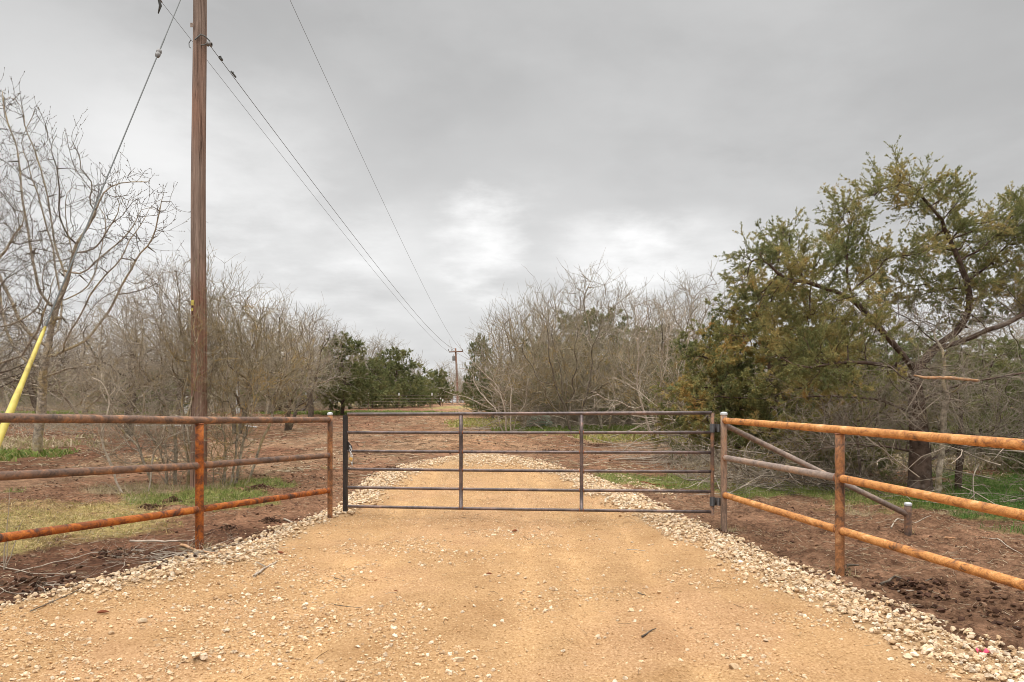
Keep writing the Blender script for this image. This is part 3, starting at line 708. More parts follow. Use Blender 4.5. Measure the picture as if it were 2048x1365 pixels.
# end frames: black channel at the latch end, rusty tube at the hinge end
mb = MB(); p = gpnt(0, .5); box(mb, (p[0] - gd[0] * .02, p[1] - gd[1] * .02, (.10 + 1.42) / 2), (.055, .05, 1.33), math.atan2(gd[1], gd[0])); o = part(mb, 'upright', M['gate_black'], gt, smooth=False); o['label'] = 'black square latch end upright'
mb = MB(); pipe(mb, gpnt(1, -.035), gpnt(1, 1.0), .0245, 18, segs=4); o = part(mb, 'upright', M['rust_dark'], gt); o['label'] = 'rusty hinge end upright'
for f in (.845, .105):
    mb = MB(); c = gpnt(1, f); pipe(mb, c - np.array([0, 0, .055]), c + np.array([0, 0, .055]), .034, 20)
    mid = (c + np.array([A2[0], A2[1], c[2]])) / 2 + np.array([.004, 0, 0]); dd = A2 - gR; box(mb, mid, (np.linalg.norm(dd) * .8, .02, .10), math.atan2(dd[1], dd[0])); 
    pipe(mb, (mid[0], mid[1], mid[2] - .05), (mid[0], mid[1], mid[2] + .05), .022, 14)
    part(mb, 'hinge', M['gate_black'], gt)
mb = MB(); c = gpnt(0, .645); e1 = np.array([*gd, 0]); 
vv = [c + e1 * .01 + np.array([0, 0, .085]), c + e1 * .01 + np.array([0, 0, -.05]), c + e1 * .075 + np.array([0, 0, -.03]), c + e1 * .075 + np.array([0, 0, .01])]
nn = np.array([*gn, 0]) * .005; mb.poly([v_ + nn for v_ in vv] + [v_ - nn for v_ in vv], [(0, 1, 2, 3), (7, 6, 5, 4), (0, 4, 5, 1), (1, 5, 6, 2), (2, 6, 7, 3), (3, 7, 4, 0)])
part(mb, 'latch_plate', M['gate_black'], gt, smooth=False)
# chain and padlock
cp = gpnt(.012, .6) - np.array([*gn, 0]) * .045
ch = MB()
def link(mb, c, axis, side, L=.042, W=.022, r=.0045):
    axis = np.array(axis, float); axis /= np.linalg.norm(axis); side = np.array(side, float); side -= axis * side.dot(axis); side /= np.linalg.norm(side)
    th = np.linspace(0, 2 * math.pi, 17); P = np.array(c) + (np.sign(np.cos(th)) * (L - W) / 2 + np.cos(th) * W / 2)[:, None] * axis + (np.sin(th) * W / 2)[:, None] * side
    tubes(mb, P[None], np.full((1, 17), r), 6)
path = [cp + np.array([.004, 0, .075]), cp + np.array([.016, -.005, .04]), cp + np.array([.012, -.008, .0]), cp + np.array([.022, -.01, -.04]), cp + np.array([.03, -.008, -.075]), cp + np.array([.034, -.006, -.115]), cp + np.array([.03, -.004, -.155]), cp + np.array([.035, .0, -.19])]
for i in range(len(path) - 1):
    link(ch, (path[i] + path[i + 1]) / 2, path[i + 1] - path[i], (1, .2, 0) if i % 2 else (.3, 1, 0))
for s_ in (-1, 1):
    pc_ = cp + np.array([.0, .03, .07]); 
o = ch.build('chain', M['galv'], loc=tuple(cp)); tag(o, 'shiny galvanised chain looped round the latch end of the gate', 'chain')
lk = empty('padlock', tuple(cp + np.array([.02, -.02, -.10])), 'small brass padlock hanging on the gate chain', 'padlock')
mb = MB(); box(mb, (0, 0, 0), (.046, .018, .040), 0); o = sub(mb, 'lock_body', M['brass'], lk, smooth=False)
bv = o.modifiers.new('b', 'BEVEL'); bv.width = .003; bv.segments = 2
mb = MB(); th = np.linspace(0, math.pi, 12); P = np.stack([np.cos(th) * .014, th * 0, .018 + np.sin(th) * .028], 1); tubes(mb, P[None], np.full((1, 12), .0035), 8); sub(mb, 'shackle', M['galv'], lk)
lk.rotation_euler = (0, .45, .2)

# ------------------------------------------------------------------ near utility pole, guy, wires
PX, PY = -5.60, 12.5; zb = float(Gbase(PX, PY))
up = empty('utility_pole', (PX, PY, zb), 'tall brown weathered wooden utility pole rising out of the bare thicket', 'utility pole')
mb = MB(); n = 26; zs = np.linspace(zb - .3, 10.3, n); P = np.stack([PX + .012 * np.sin(zs * .9) + (zs - zb) * .002, PY + 0 * zs, zs], 1)
tubes(mb, P[None], np.linspace(.140, .108, n)[None], 28, None, True); part(mb, 'pole', M['wood'], up)
mb = MB(); box(mb, (PX, PY - .16, 9.55), (2.6, .10, .12)); part(mb, 'crossarm', M['wood'], up, smooth=False)
def insul(mb, a, b, n=5, r=.045):
    a = np.array(a, float); b = np.array(b, float); L = np.linalg.norm(b - a); prof = [(.012, 0)]
    for i in range(n):
        h = L * (.12 + .76 * i / n); prof += [(.016, h), (r, h + .012), (r * .9, h + .022), (.016, h + .035)]
    prof += [(.012, L)]; lathe(mb, a, prof, 14, b - a)
W2s = np.array([-6.75, 13.5, 9.31]); W3s = np.array([-4.25, 13.0, 9.35]); W1s = np.array([-5.42, 12.44, 8.01])
mb = MB(); insul(mb, (-6.75, 12.55, 9.52), W2s, 7, .05); part(mb, 'strain_insulator', M['porcelain'], up); mb = MB(); insul(mb, (-4.30, 12.5, 9.52), W3s, 6, .05); 
part(mb, 'strain_insulator', M['porcelain'], up)
# jumper coil by the left arm end
mb = MB(); t = np.linspace(0, 5 * 2 * math.pi, 110); X = W2s[0] - .42 + t / t[-1] * .40; P = np.stack([X, W2s[1] - .2 + .03 * np.cos(t), W2s[2] + .02 + .055 * np.sin(t)], 1)
tubes(mb, P[None], np.full((1, 110), .005), 5); P = np.array([W2s + [0, -.15, .03], W2s + [.02, -.1, -.12], W2s + [-.02, -.1, -.26], W2s + [.01, -.05, -.1]]); tubes(mb, P[None], np.array([[.02, .03, .012, .01]]), 8)
part(mb, 'jumper_coil', M['wire'], up)
# secondary spool clevis on the right side at eight metres
mb = MB(); c = np.array([PX + .155, PY - .05, 8.02]); lathe(mb, c + [0.02, 0, -.045], [(.02, 0), (.042, .005), (.044, .025), (.026, .04), (.026, .05), (.044, .065), (.042, .085), (.02, .09)], 16, (1, -.1, -.15))
part(mb, 'spool_insulator', M['porcelain'], up)
mb = MB(); tubes(mb, np.array([[PX + .0, PY - .14, 8.0], [PX + .10, PY - .13, 8.10], [PX + .16, PY - .08, 8.09], [PX + .23, PY - .04, 8.02]])[None], np.full((1, 4), .012), 8)
tubes(mb, np.array([[PX + .09, PY - .11, 7.92], [PX + .14, PY - .1, 7.93], [PX + .19, PY - .06, 7.98]])[None], np.full((1, 3), .009), 8)
tubes(mb, np.array([[PX - .115, PY - .04, 8.05], [PX - .155, PY - .03, 8.0], [PX - .15, PY - .03, 7.93], [PX - .11, PY - .05, 7.9]])[None], np.full((1, 4), .007), 6)
part(mb, 'clevis_bracket', M['wire'], up); mb = MB(); box(mb, (PX - .06, PY - .125, 8.27), (.055, .01, .075)); part(mb, 'washer_plate', M['scale_grey'], up, smooth=False)
mb = MB(); box(mb, (PX - .04, PY - .140, 3.36), (.05, .006, .09)); part(mb, 'tag', M['yellow'], up, smooth=False); mb = MB(); box(mb, (PX - .05, PY - .141, 3.24), (.04, .006, .05)); part(mb, 'tag', M['yellow'], up, smooth=False)

def wire(name, a, b, sag, r, label, cat='wire', group=None, n=60, extra=None, mat='wire'):
    a = np.array(a, float); b = np.array(b, float); t = np.linspace(0, 1, n) ** 1.6; P = a + (b - a) * t[:, None]; P[:, 2] -= 4 * sag * t * (1 - t)
    mb = MB(); tubes(mb, P[None], (r * (.7 + 1.7 * t))[None], 6)
    if extra: extra(mb, P)
    o = mb.build(name, M[mat], loc=tuple(a)); return tag(o, label, cat, group)
FD = 117.0; FXp = (914 - HX) / F * FD; fz = float(Gbase(FXp, FD))
W1e = at(911.5, 699, FD); W2e = at(897, 704, FD); W3e = at(923, 700, FD)
def clamps(mb, P):
    for (q, L, r_) in ((.0062, .05, .028), (.0125, .12, .018)):
        p0 = P[0] + (P[-1] - P[0]) * q; dd = (P[-1] - P[0]) / np.linalg.norm(P[-1] - P[0]); pipe(mb, p0 - dd * L, p0 + dd * L, r_, 8); pipe(mb, p0, p0 + np.array([0, 0, .05]), .012, 6)
wire('power_line', W1s, W1e, 1.05, .0085, 'lower power line tied to the spool on the side of the near pole', group='lines running to the far pole', extra=clamps)
wire('power_line', W2s, W2e, .75, .0060, 'thin power line passing behind the near pole from its left arm end', group='lines running to the far pole')
wire('power_line', W3s, W3e, 1.05, .0060, 'single high power line right of the near pole crossing open sky', group='lines running to the far pole')
# guy wire
ga = np.array([PX + .02, PY - .12, 9.40]); gb = np.array([-4.93, 6.0, 0.0])
tg = .262
pi_ = ga + (gb - ga) * tg
mb = MB(); dd = (gb - ga) / np.linalg.norm(gb - ga); tubes(mb, np.array([ga, pi_ - dd * .10])[None], np.full((1, 2), .0075), 8); tubes(mb, np.array([pi_ + dd * .1, gb])[None], np.full((1, 2), .0085), 8)
tubes(mb, np.array([pi_ - dd * .45, pi_ - dd * .1])[None], np.full((1, 2), .010), 8)
gy = empty('guy_wire', tuple(gb), 'steel guy wire slanting down from the near pole to the yellow guard', 'guy wire')
part(mb, 'strand', M['wire'], gy)
mb = MB(); lathe(mb, pi_ - dd * .10, [(.010, 0), (.034, .02), (.040, .05), (.038, .09), (.026, .10), (.038, .115), (.038, .15), (.03, .18), (.010, .2)], 14, dd)
part(mb, 'strain_insulator', M['porcelain'], gy)
g0 = ga + (gb - ga) * .742; g1 = gb
mb = MB(); K = 30; t = np.linspace(0, 1, K); P = g0 + (g1 - g0) * t[:, None]; rr = np.interp(t, [0, .02, .27, .33, 1], [.012, .018, .027, .034, .042])
off = np.array([.0, 0, 0]); tubes(mb, P[None] + off, rr[None], 16, None, True); gd_ = part(mb, 'guard', M['yellow'], gy)
for i in range(34):
    q = .40 + .14 * i / 34; 
    if i in (8, 17, 18, 26): continue
    c = g0 + (g1 - g0) * q; side = np.array([-.72, -.66, -.2]); side /= np.linalg.norm(side); mk = MB() if i == 0 else mk
    box(mk, c + side * np.interp(q, [0, .33, 1], [.018, .034, .042]) * 1.0, (.010, .008, .014 + .006 * (i % 3)), .7)
sub(mk, 'printing', M['black'], gd_, smooth=False)

# ------------------------------------------------------------------ far pole
fp = empty('utility_pole', (FXp, FD, fz), 'distant utility pole with crossarm and grey transformer between the tree lines', 'utility pole')
mb = MB(); zt = at(911, 697, FD)[2]; tubes(mb, np.array([[FXp + .1, FD, fz - .3], [FXp, FD, (fz + zt) / 2], [at(911, 0, FD)[0], FD, zt]])[None], np.array([[.19, .17, .14]]), 12, None, True); part(mb, 'pole', M['wood'], fp)
mb = MB(); a = at(898, 704.5, FD); b_ = at(926, 703.5, FD); pipe(mb, (a[0], FD - .2, a[2]), (b_[0], FD - .2, b_[2]), .10, 6); 
part(mb, 'crossarm', M['wood'], fp)
for px in (897.5, 925, 904):
    mb = MB(); a = at(px, 702, FD); lathe(mb, (a[0], FD - .2, a[2] - .05), [(.03, 0), (.09, .1), (.05, .2), (.08, .25), (.02, .33)], 8); part(mb, 'pin_insulator', M['porcelain'], fp)
mb = MB(); a = at(907.6, 722, FD); lathe(mb, (a[0], FD - .1, a[2]), [(0.0, 0), (.24, .02), (.25, .1), (.25, .72), (.2, .80), (.05, .82), (.05, .98), (.02, 1.1)], 14); part(mb, 'transformer', M['porcelain'], fp)
wire('service_line', (at(907, 723, FD)[0], FD, at(907, 723, FD)[2]), at(815, 752, 128), .6, .022, 'short cable sloping left from the far pole transformer to the trees')

# ------------------------------------------------------------------ far field fence, gate, markers
FFD = 55.0
ff = empty('wire_fence', (at(737, 820, FFD)[0], FFD, float(Gbase(-10, FFD))), 'far wire fence on metal stakes with white tips in front of the cedars', 'fence')
xs = [at(p, 0, FFD)[0] for p in (548, 612, 674, 737, 798, 864, 928)]
for i, x in enumerate(xs):
    zg = Hs(x, FFD); mb = MB(); box(mb, (x, FFD, zg + .55), (.045, .04, 1.5)); o = part(mb, 'stake', M['rust_dark'], ff, smooth=False)
    if i in (1, 2, 3, 4, 5): mb = MB(); box(mb, (x, FFD, zg + 1.33), (.075, .06, .22)); sub(mb, 'tip', M['white'], o, smooth=False)
for k, h in enumerate((.25, .5, .75, 1.0, 1.25)):
    mb = MB(); P = np.array([[x, FFD - .03, Hs(x, FFD) + h] for x in xs]); tubes(mb, P[None], np.full((1, len(xs)), .007), 4); part(mb, 'wire', M['scale_grey'], ff)
hd = 52.0
mb = MB()
fb = empty('corner_brace', (at(620, 0, hd)[0], hd, float(Gbase(-14, hd))), 'dark crossed wooden brace posts beside the left far cedar', 'fence brace')
for (a, b_) in (((604, 822), (646, 784)), ((606, 800), (626, 826))):
    mb = MB(); pipe(mb, at(*a, hd), at(*b_, hd), .10, 8); part(mb, 'timber', M['bark_cedar'], fb)
GD2 = 104.0; zg = at(900, 813, GD2)[2]
fg = empty('farm_gate', (at(893, 0, GD2)[0], GD2, zg), 'tiny distant pipe gate at the foot of the far utility pole', 'gate')
for px in (892, 905): mb = MB(); pipe(mb, (at(px, 0, GD2)[0], GD2, zg - .3), (at(px, 0, GD2)[0], GD2, zg + 1.35), .05, 6); part(mb, 'upright', M['rust_dark'], fg)
for k in range(5): mb = MB(); x0, x1 = at(892, 0, GD2)[0], at(935, 0, GD2)[0]; pipe(mb, (x0, GD2, zg + .3 + .24 * k), (x1, GD2, zg + .3 + .24 * k), .03, 5); part(mb, 'rail', M['rust_dark'], fg)
mb = MB(); pipe(mb, (at(892, 0, GD2)[0], GD2, zg + 1.25), (at(905, 0, GD2)[0], GD2, zg + .3), .03, 5); part(mb, 'brace', M['rust_dark'], fg)
for px, py in ((881, 798), (885.5, 801)):
    x, y, z = at(px, py, 84); mb = MB(); box(mb, (0, 0, -.9), (.06, .05, 1.4)); e = mb.build('fence_stake', M['rust_dark'], smooth=False); e.location = (x, y, z)
    m2 = MB(); box(m2, (0, 0, 0), (.14, .12, .26)); sub(m2, 'tip', M['white'], e, smooth=False)
    tag(e, 'distant white tipped stake left of the far pole', 'stake', 'white tipped stakes left of the far pole')
# white marker box seen through the thicket, grey one to its right
for (px, py0, py1, wd, nm, lb) in ((371, 770, 822, .42, 'utility_pedestal', 'white upright box glimpsed behind the thicket just left of the near pole'), (476, 769, 800, .30, 'water_tap_post', 'small pale grey post glimpsed behind the thicket right of the near pole')):
    x, y, z0 = at(px, py1, 50); z1 = at(px, py0, 50)[2]; zg = Hs(x, y); mb = MB(); 
    lathe(mb, (0, 0, 0), [(wd * .5, 0), (wd * .5, (z1 - zg) * .9), (wd * .42, (z1 - zg) * .97), (.02, z1 - zg)], 8); o = mb.build(nm, M['white'], smooth=False); o.location = (x, y, zg)
    m2 = MB(); pipe(m2, (0, 0, z1 - zg - .3), (wd * .55, 0, z1 - zg - .3), .05, 8); sub(m2, 'collar', M['galv'], o); tag(o, lb, 'marker post')
for (p0, p1, lb) in (((246, 853), (385, 854), 'long white plastic pipe lying on the brown field left of the near pole'), ((478, 855), (512, 858), 'short white plastic pipe lying on the field right of the near pole')):
    a = np.array(gp(*p0)); b_ = np.array(gp(*p1)); a[2] = Hs(a[0], a[1]) + .04; b_[2] = Hs(b_[0], b_[1]) + .04; mb = MB(); pipe(mb, a, b_, .035, 8, segs=3); tag(mb.build('plastic_pipe', M['white'], loc=tuple(a)), lb, 'pipe', 'white pipes on the field')

# prickly pear
x, y, z = gp(1078, 856); z = Hs(x, y)
pe = empty('prickly_pear', (x, y, z), 'pale grey green prickly pear at the edge of the right thicket', 'cactus')
for (dx, dz, r_, ax_, ay_) in ((-.25, .28, .20, .5, .2), (.1, .16, .2, -.2, .4), (.02, .42, .17, .3, -.5), (.3, .36, .2, .9, .3), (.45, .14, .16, 1.1, .6), (-.5, .14, .15, -.8, .3)):
    v_, f_ = ICO2; P = v_ * np.array([r_, .03, r_ * 1.25]); c1, s1 = math.cos(ax_), math.sin(ax_); P = np.stack([P[:, 0] * c1 + P[:, 2] * s1, P[:, 1], -P[:, 0] * s1 + P[:, 2] * c1], 1)
    c1, s1 = math.cos(ay_), math.sin(ay_); P = np.stack([P[:, 0] * c1 - P[:, 1] * s1, P[:, 0] * s1 + P[:, 1] * c1, P[:, 2]], 1) * 1.15
    mb = MB(); mb.add(P + np.array([dx, 0, dz]), f_); sub(mb, 'pad', M['cactus'], pe)

# ------------------------------------------------------------------ sticks and chips lying about
def stick(pts, r, label, mat='twig', name='fallen_stick', group=None, forks=(), lift=.012, taper=.45):
    W_ = []
    for (px, py) in pts:
        x, y, _ = gp(px, py); W_.append([x, y, Hs(x, y) + lift])
    W_ = np.array(W_); n = 4 * (len(W_) - 1) + 1; t = np.linspace(0, len(W_) - 1, n)
    P = np.stack([np.interp(t, range(len(W_)), W_[:, k]) for k in range(3)], 1); P[1:-1] += rng.normal(size=(n - 2, 3)) * r * .5; P[:, 2] = np.maximum(P[:, 2], H(P[:, 0], P[:, 1]) + r * .6)
    mb = MB(); tubes(mb, P[None], np.linspace(r, r * taper, n)[None], 8, None, True)
    for fk in forks:
        Q = np.array([[*gp(*q)[:2], 0] for q in fk]); Q[:, 2] = H(Q[:, 0], Q[:, 1]) + lift + r; tubes(mb, Q[None], np.linspace(r * .7, r * .35, len(Q))[None], 7, None, True)
    o = mb.build(name, M[mat], loc=tuple(W_[0])); return tag(o, label, 'stick', group)
stick([(508, 1160), (530, 1142), (552, 1130)], .013, 'forked broken stick lying on the left of the sandy road', 'twig_pale', forks=[[(530, 1142), (512, 1132)]])
stick([(260, 1086), (330, 1089), (372, 1086), (398, 1082)], .014, 'long pale stick on the soil left of the near left fence post', 'twig_pale')
stick([(362, 1096), (400, 1106), (452, 1116)], .017, 'thick peeled branch lying at the foot of the near left fence post', 'wood_pale')
stick([(0, 1136), (60, 1152), (150, 1155)], .006, 'thin grey switch curving over the dark soil at lower left', 'twig_pale')
stick([(30, 1150), (130, 1125), (182, 1112), (250, 1105)], .006, 'long thin switch running from the tan grass to the brush pile', 'twig_pale')
stick([(60, 1230), (170, 1185), (185, 1182)], .005, 'thin dark twig crossing the gravel edge at lower left', 'twig_dark')
stick([(568, 1044), (600, 1052)], .014, 'short pale stick beside the road near the latch post', 'twig_pale')
stick([(1760, 1175), (1790, 1168), (1836, 1177)], .012, 'dark curved root on the soil right of the near right fence post', 'twig_dark', forks=[[(1836, 1177), (1862, 1166)]])
stick([(1694, 1135), (1718, 1137)], .016, 'short dark stick beside the foot of the near right fence post', 'twig_dark')
stick([(1796, 1193), (1828, 1191)], .008, 'pale splinter on the soil by the right gravel shoulder', 'twig_pale')
stick([(1782, 1060), (1796, 1046), (1830, 1046), (1862, 1042)], .010, 'forked pale twig beside the brace stub post', 'twig_pale')
stick([(1890, 1080), (1912, 1084)], .012, 'fresh wood chip on the soil right of the brace stub', 'wood_pale')
stick([(1280, 972), (1330, 976), (1395, 968)], .016, 'long brown stick at the edge of the green strip behind the gate', 'wood_red')
stick([(1980, 1085), (2010, 1098), (2045, 1110)], .008, 'pale twig on the soil at the right picture edge', 'twig_pale')
stick([(668, 1212), (725, 1217)], .004, 'thin dark twig on the left middle of the road', 'twig_dark')
stick([(668, 1152), (690, 1166)], .004, 'small crooked twig on the road below the gate left half', 'twig_dark')
stick([(1284, 1281), (1312, 1262)], .007, 'brown stick lying on the road at lower right of centre', 'twig_dark')
stick([(1276, 1192), (1292, 1197)], .006, 'short dark twig on the road right of centre', 'twig_dark')
stick([(1254, 1100), (1290, 1103)], .006, 'pale twig on the road right of centre below the gate', 'twig_pale')
for (px, py, s_, lb) in ((1030, 1066, .045, 'long red brown bark chip on the road just below the gate'), (978, 1153, .026, 'round rust red bark chip in the middle of the road'), (752, 1161, .018, 'tiny red bark chip left of the middle of the road'),
                      (560, 1112, .05, 'curled red bark flake near the forked stick'), (792, 1187, .018, 'small dark bark bit left of the road middle'), (205, 1233, .04, 'dark bark lump at the left road edge')):
    x, y, _ = gp(px, py); mb = MB(); n = 7; a = np.linspace(-1, 1, n); P = np.stack([a * s_, .25 * s_ * a * a, .012 + .2 * s_ * (1 - a * a)], 1)
    tubes(mb, P[None], (s_ * .28 * (1.05 - a * a * .8))[None], 6, None, True); o = mb.build('bark_chip', M['wood_red'], smooth=False); o.location = (x, y, Hs(x, y)); o.rotation_euler.z = rng.uniform(-.5, .8); tag(o, lb, 'bark chip')
# larger single stones on the road
for (px, py, s_, lb) in ((285, 1252, .028, 'loose white stone at the left of the road, larger one of a pair'), (610, 1205, .026, 'pale stone on the road left of centre by itself'), (1264, 1227, .024, 'pale stone on the road straight below the brace'), (1468, 1340, .03, 'pale rounded stone near the bottom right of the road'),
                         (918, 1328, .03, 'flat grey stone near the bottom centre of the road'), (224, 1272, .024, 'whitish stone near the left bottom corner of the road'), (148, 1153, .03, 'isolated stone on dark soil outside the left gravel edge')):
    x, y, _ = gp(px, py); mb = MB(); rocks(mb, np.zeros((1, 3)), np.array([s_]), ico(3), lime(1), .04); o = mb.build('stone', M['stone'], attr=True); o.location = (x, y, Hs(x, y) + s_ * .35); tag(o, lb, 'stone')
# pink ribbon scrap
x, y, _ = gp(1966, 1325); z = Hs(x, y); mb = MB(); n = 14; t = np.linspace(0, 1, n); cxy = np.stack([t * .085 - .04, .012 * np.sin(t * 7), .032 + .012 * np.sin(t * 11)], 1); sd = np.stack([.004 * np.sin(t * 5), .012 + 0 * t, .010 * np.cos(t * 9)], 1)
V = np.stack([cxy - sd, cxy + sd], 1).reshape(-1, 3); f_ = [(2 * i, 2 * i + 1, 2 * i + 3, 2 * i + 2) for i in range(n - 1)]; mb.add(V, f_); o = mb.build('ribbon_scrap', M['pink']); o.location = (x, y, z); sm = o.modifiers.new('s', 'SOLIDIFY'); sm.thickness = .001
tag(o, 'crumpled pink marking ribbon on the gravel at lower right', 'ribbon')

# ------------------------------------------------------------------ tree growing
def colonize(att, nodes, parent, step, infl, kill, iters=140, jit=.25, trop=(0, 0, .12), R_=None):
    """space colonisation; att (N,3) attractors; nodes list of points, parent indexes"""
    R_ = R_ or rng
    P = list(map(np.array, nodes)); par_ = list(parent)
    alive = np.ones(len(att), bool); best = np.full(len(att), 1e9); bi = np.zeros(len(att), int)
    new = np.arange(len(P)); trop = np.array(trop); first = 1e9
    for it in range(iters):
        NP = np.array([P[i] for i in new]); ia = np.where(alive)[0]
        if len(ia) == 0: break
        for s in range(0, len(NP), 400):
            D = np.linalg.norm(att[ia][:, None] - NP[None, s:s + 400], axis=2); m = D.argmin(1); dm = D[np.arange(len(ia)), m]
            up_ = dm < best[ia]; best[ia[up_]] = dm[up_]; bi[ia[up_]] = new[s + m[up_]]
        alive &= best > kill
        ia = np.where(alive & (best < infl))[0]
        if len(ia) == 0: break
        u = att[ia] - np.array(P)[bi[ia]]; u /= np.linalg.norm(u, axis=1, keepdims=True) + 1e-9
        src, inv = np.unique(bi[ia], return_inverse=True)
        d_ = np.zeros((len(src), 3)); np.add.at(d_, inv, u); d_ /= np.linalg.norm(d_, axis=1, keepdims=True) + 1e-9
        d_ = d_ + R_.normal(size=d_.shape) * jit + trop; d_ /= np.linalg.norm(d_, axis=1, keepdims=True) + 1e-9
        new = []
        for s_, dd_ in zip(src, d_): new.append(len(P)); P.append(P[s_] + dd_ * step); par_.append(int(s_))
        new = np.array(new)
        if len(P) > 9000: break
    return np.array(P), np.array(par_)
def radii(par_, tip, base, p=2.35):
    n = len(par_); r = np.zeros(n); ch = np.zeros(n, int)
    for i in range(n - 1, 0, -1):
        if r[i] == 0: r[i] = tip ** p
        if par_[i] >= 0: r[par_[i]] += r[i]; ch[par_[i]] += 1
    if r[0] == 0: r[0] = tip ** p
    r = r ** (1 / p); 
    if base: 
        k = np.log(base / tip) / max(np.log(r[0] / tip), 1e-3); r = tip * (r / tip) ** k
    return r, ch
def chains(P, par_, r):
    n = len(P); kids = [[] for _ in range(n)]
    for i in range(n):
        if par_[i] >= 0: kids[par_[i]].append(i)
    starts = [i for i in range(n) if par_[i] < 0]; out = []
    while starts:
        s = starts.pop(); c = [par_[s], s] if par_[s] >= 0 else [s]
        while kids[c[-1]]:
            ks = sorted(kids[c[-1]], key=lambda k: -r[k]); starts += ks[1:]; c.append(ks[0])
        out.append(c)
    return out
def skin(mb, P, r, ch_, sides_of=lambda r: 8 if r > .06 else (6 if r > .02 else (4 if r > .008 else 3))):
    groups = {}
    for c in ch_:
        if len(c) < 2: continue
        rr = r[c].copy()
        if len(c) > 2 and rr[0] > rr[1] * 1.3: rr[0] = rr[1] * 1.15
        pp = P[c].copy()
        if len(c) > 3: pp[1:-1] = pp[1:-1] * .6 + (pp[:-2] + pp[2:]) * .2
        rr[-1] *= .6
        groups.setdefault((len(c), sides_of(rr.max())), []).append((pp, rr))
    for (K, s), L in groups.items(): tubes(mb, np.array([a for a, b in L]), np.array([b for a, b in L]), s)
def ball(n, c, r, R_=None, shell=.0):
    R_ = R_ or rng; v = R_.normal(size=(n, 3)); v /= np.linalg.norm(v, axis=1, keepdims=True); q = (shell + (1 - shell) * R_.random(n)) ** (1 / 3)
    return np.array(c) + v * q[:, None] * np.array(r)
def twigs(base, dirs, L, K, spread, up, wave, R_=None):
    """batch of twigs from base points with parent directions -> (n,K,3)"""
    R_ = R_ or rng; n = len(base); v = R_.normal(size=(n, 3)); v -= (v * dirs).sum(1, keepdims=True) * dirs; v /= np.linalg.norm(v, axis=1, keepdims=True) + 1e-9
    sp = np.asarray(spread) * R_.uniform(.5, 1.4, n); d_ = dirs * np.cos(sp)[:, None] + v * np.sin(sp)[:, None]
    P = [base]; st = (np.asarray(L) / (K - 1))
    for k in range(K - 1):
        d_ = d_ + np.array([0, 0, up]) + R_.normal(size=(n, 3)) * wave; d_ /= np.linalg.norm(d_, axis=1, keepdims=True)
        P.append(P[-1] + d_ * st[:, None])
    return np.stack(P, 1)
def resample(P, m, per, R_=None, lo=.15):
    """random points and directions along batch polylines"""
    R_ = R_ or rng; n, K, _ = P.shape; i = np.repeat(np.arange(n), per); t = R_.uniform(lo, .98, len(i)) * (K - 1); k = np.minimum(t.astype(int), K - 2); f = (t - k)[:, None]
    a = P[i, k]; b_ = P[i, k + 1]; d_ = b_ - a; d_ /= np.linalg.norm(d_, axis=1, keepdims=True) + 1e-9
    return a + (b_ - a) * f, d_, i
def twig_layer(mb, P, par_, r, rmax, per, L, rad, K=5, spread=.8, up=.08, wave=.16, sub=2, sub2=0, R_=None, buds=0):
    R_ = R_ or rng
    idx = np.where((r < rmax) & (par_ >= 0))[0]
    idx = np.repeat(idx, per) if per >= 1 else idx[R_.random(len(idx)) < per]
    if len(idx) == 0: return None, None
    dirs = P[idx] - P[par_[idx]]; dirs /= np.linalg.norm(dirs, axis=1, keepdims=True) + 1e-9
    b_ = P[par_[idx]] + (P[idx] - P[par_[idx]]) * R_.random((len(idx), 1))
    l_ = L * R_.uniform(.45, 1.25, len(idx)); T1 = twigs(b_, dirs, l_, K, spread, up, wave, R_)
    tubes(mb, T1, rad * np.linspace(1, .5, K)[None] * np.ones((len(idx), 1)), 3)
    ends = [T1]
    if sub:
        pb, pd, ii = resample(T1, 0, sub, R_); l2 = l_[ii] * R_.uniform(.3, .6, len(ii)); T2 = twigs(pb, pd, l2, 4, spread, up, wave, R_)
        tubes(mb, T2, rad * .68 * np.linspace(1, .55, 4)[None] * np.ones((len(ii), 1)), 3); ends.append(T2)
        if sub2:
            pb, pd, ii = resample(T2, 0, sub2, R_); l3 = l2[ii] * R_.uniform(.4, .7, len(ii)); T3 = twigs(pb, pd, l3, 3, spread, up, wave, R_)
            tubes(mb, T3, rad * .55 * np.linspace(1, .6, 3)[None] * np.ones((len(ii), 1)), 3); ends.append(T3)
    if buds:
        for T in ends[:3]:
            pb, pd, ii = resample(T, 0, buds, R_, .3); bp = np.stack([pb, pb + pd * .016, pb + pd * .036 + R_.normal(size=pb.shape) * .006], 1); tubes(mb, bp, np.array([[.002, .0105, .002]]) * np.ones((len(pb), 1)), 4)
    return ends, idx
def sprays(mb, base, dirs, L, W_, n_leaf, R_=None, ang=.55):
    """juniper tufts: each a fan of n_leaf narrow pointed blades"""
    R_ = R_ or rng; n = len(base)
    b_ = np.repeat(base, n_leaf, 0); d_ = np.repeat(dirs, n_leaf, 0); m = len(b_)
    v = R_.normal(size=(m, 3)); d_ = d_ + v * ang; d_ /= np.linalg.norm(d_, axis=1, keepdims=True)
    s = np.cross(d_, R_.normal(size=(m, 3))); s /= np.linalg.norm(s, axis=1, keepdims=True) + 1e-9
    l = (L * R_.uniform(.55, 1.3, m))[:, None]; w_ = (W_ * R_.uniform(.7, 1.3, m))[:, None]; st = b_ + v * W_ * .5
    V = np.stack([st, st + d_ * l * .45 + s * w_, st + d_ * l, st + d_ * l * .5 - s * w_], 1)
    mb.add(V.reshape(-1, 3), np.arange(m * 4).reshape(-1, 4))
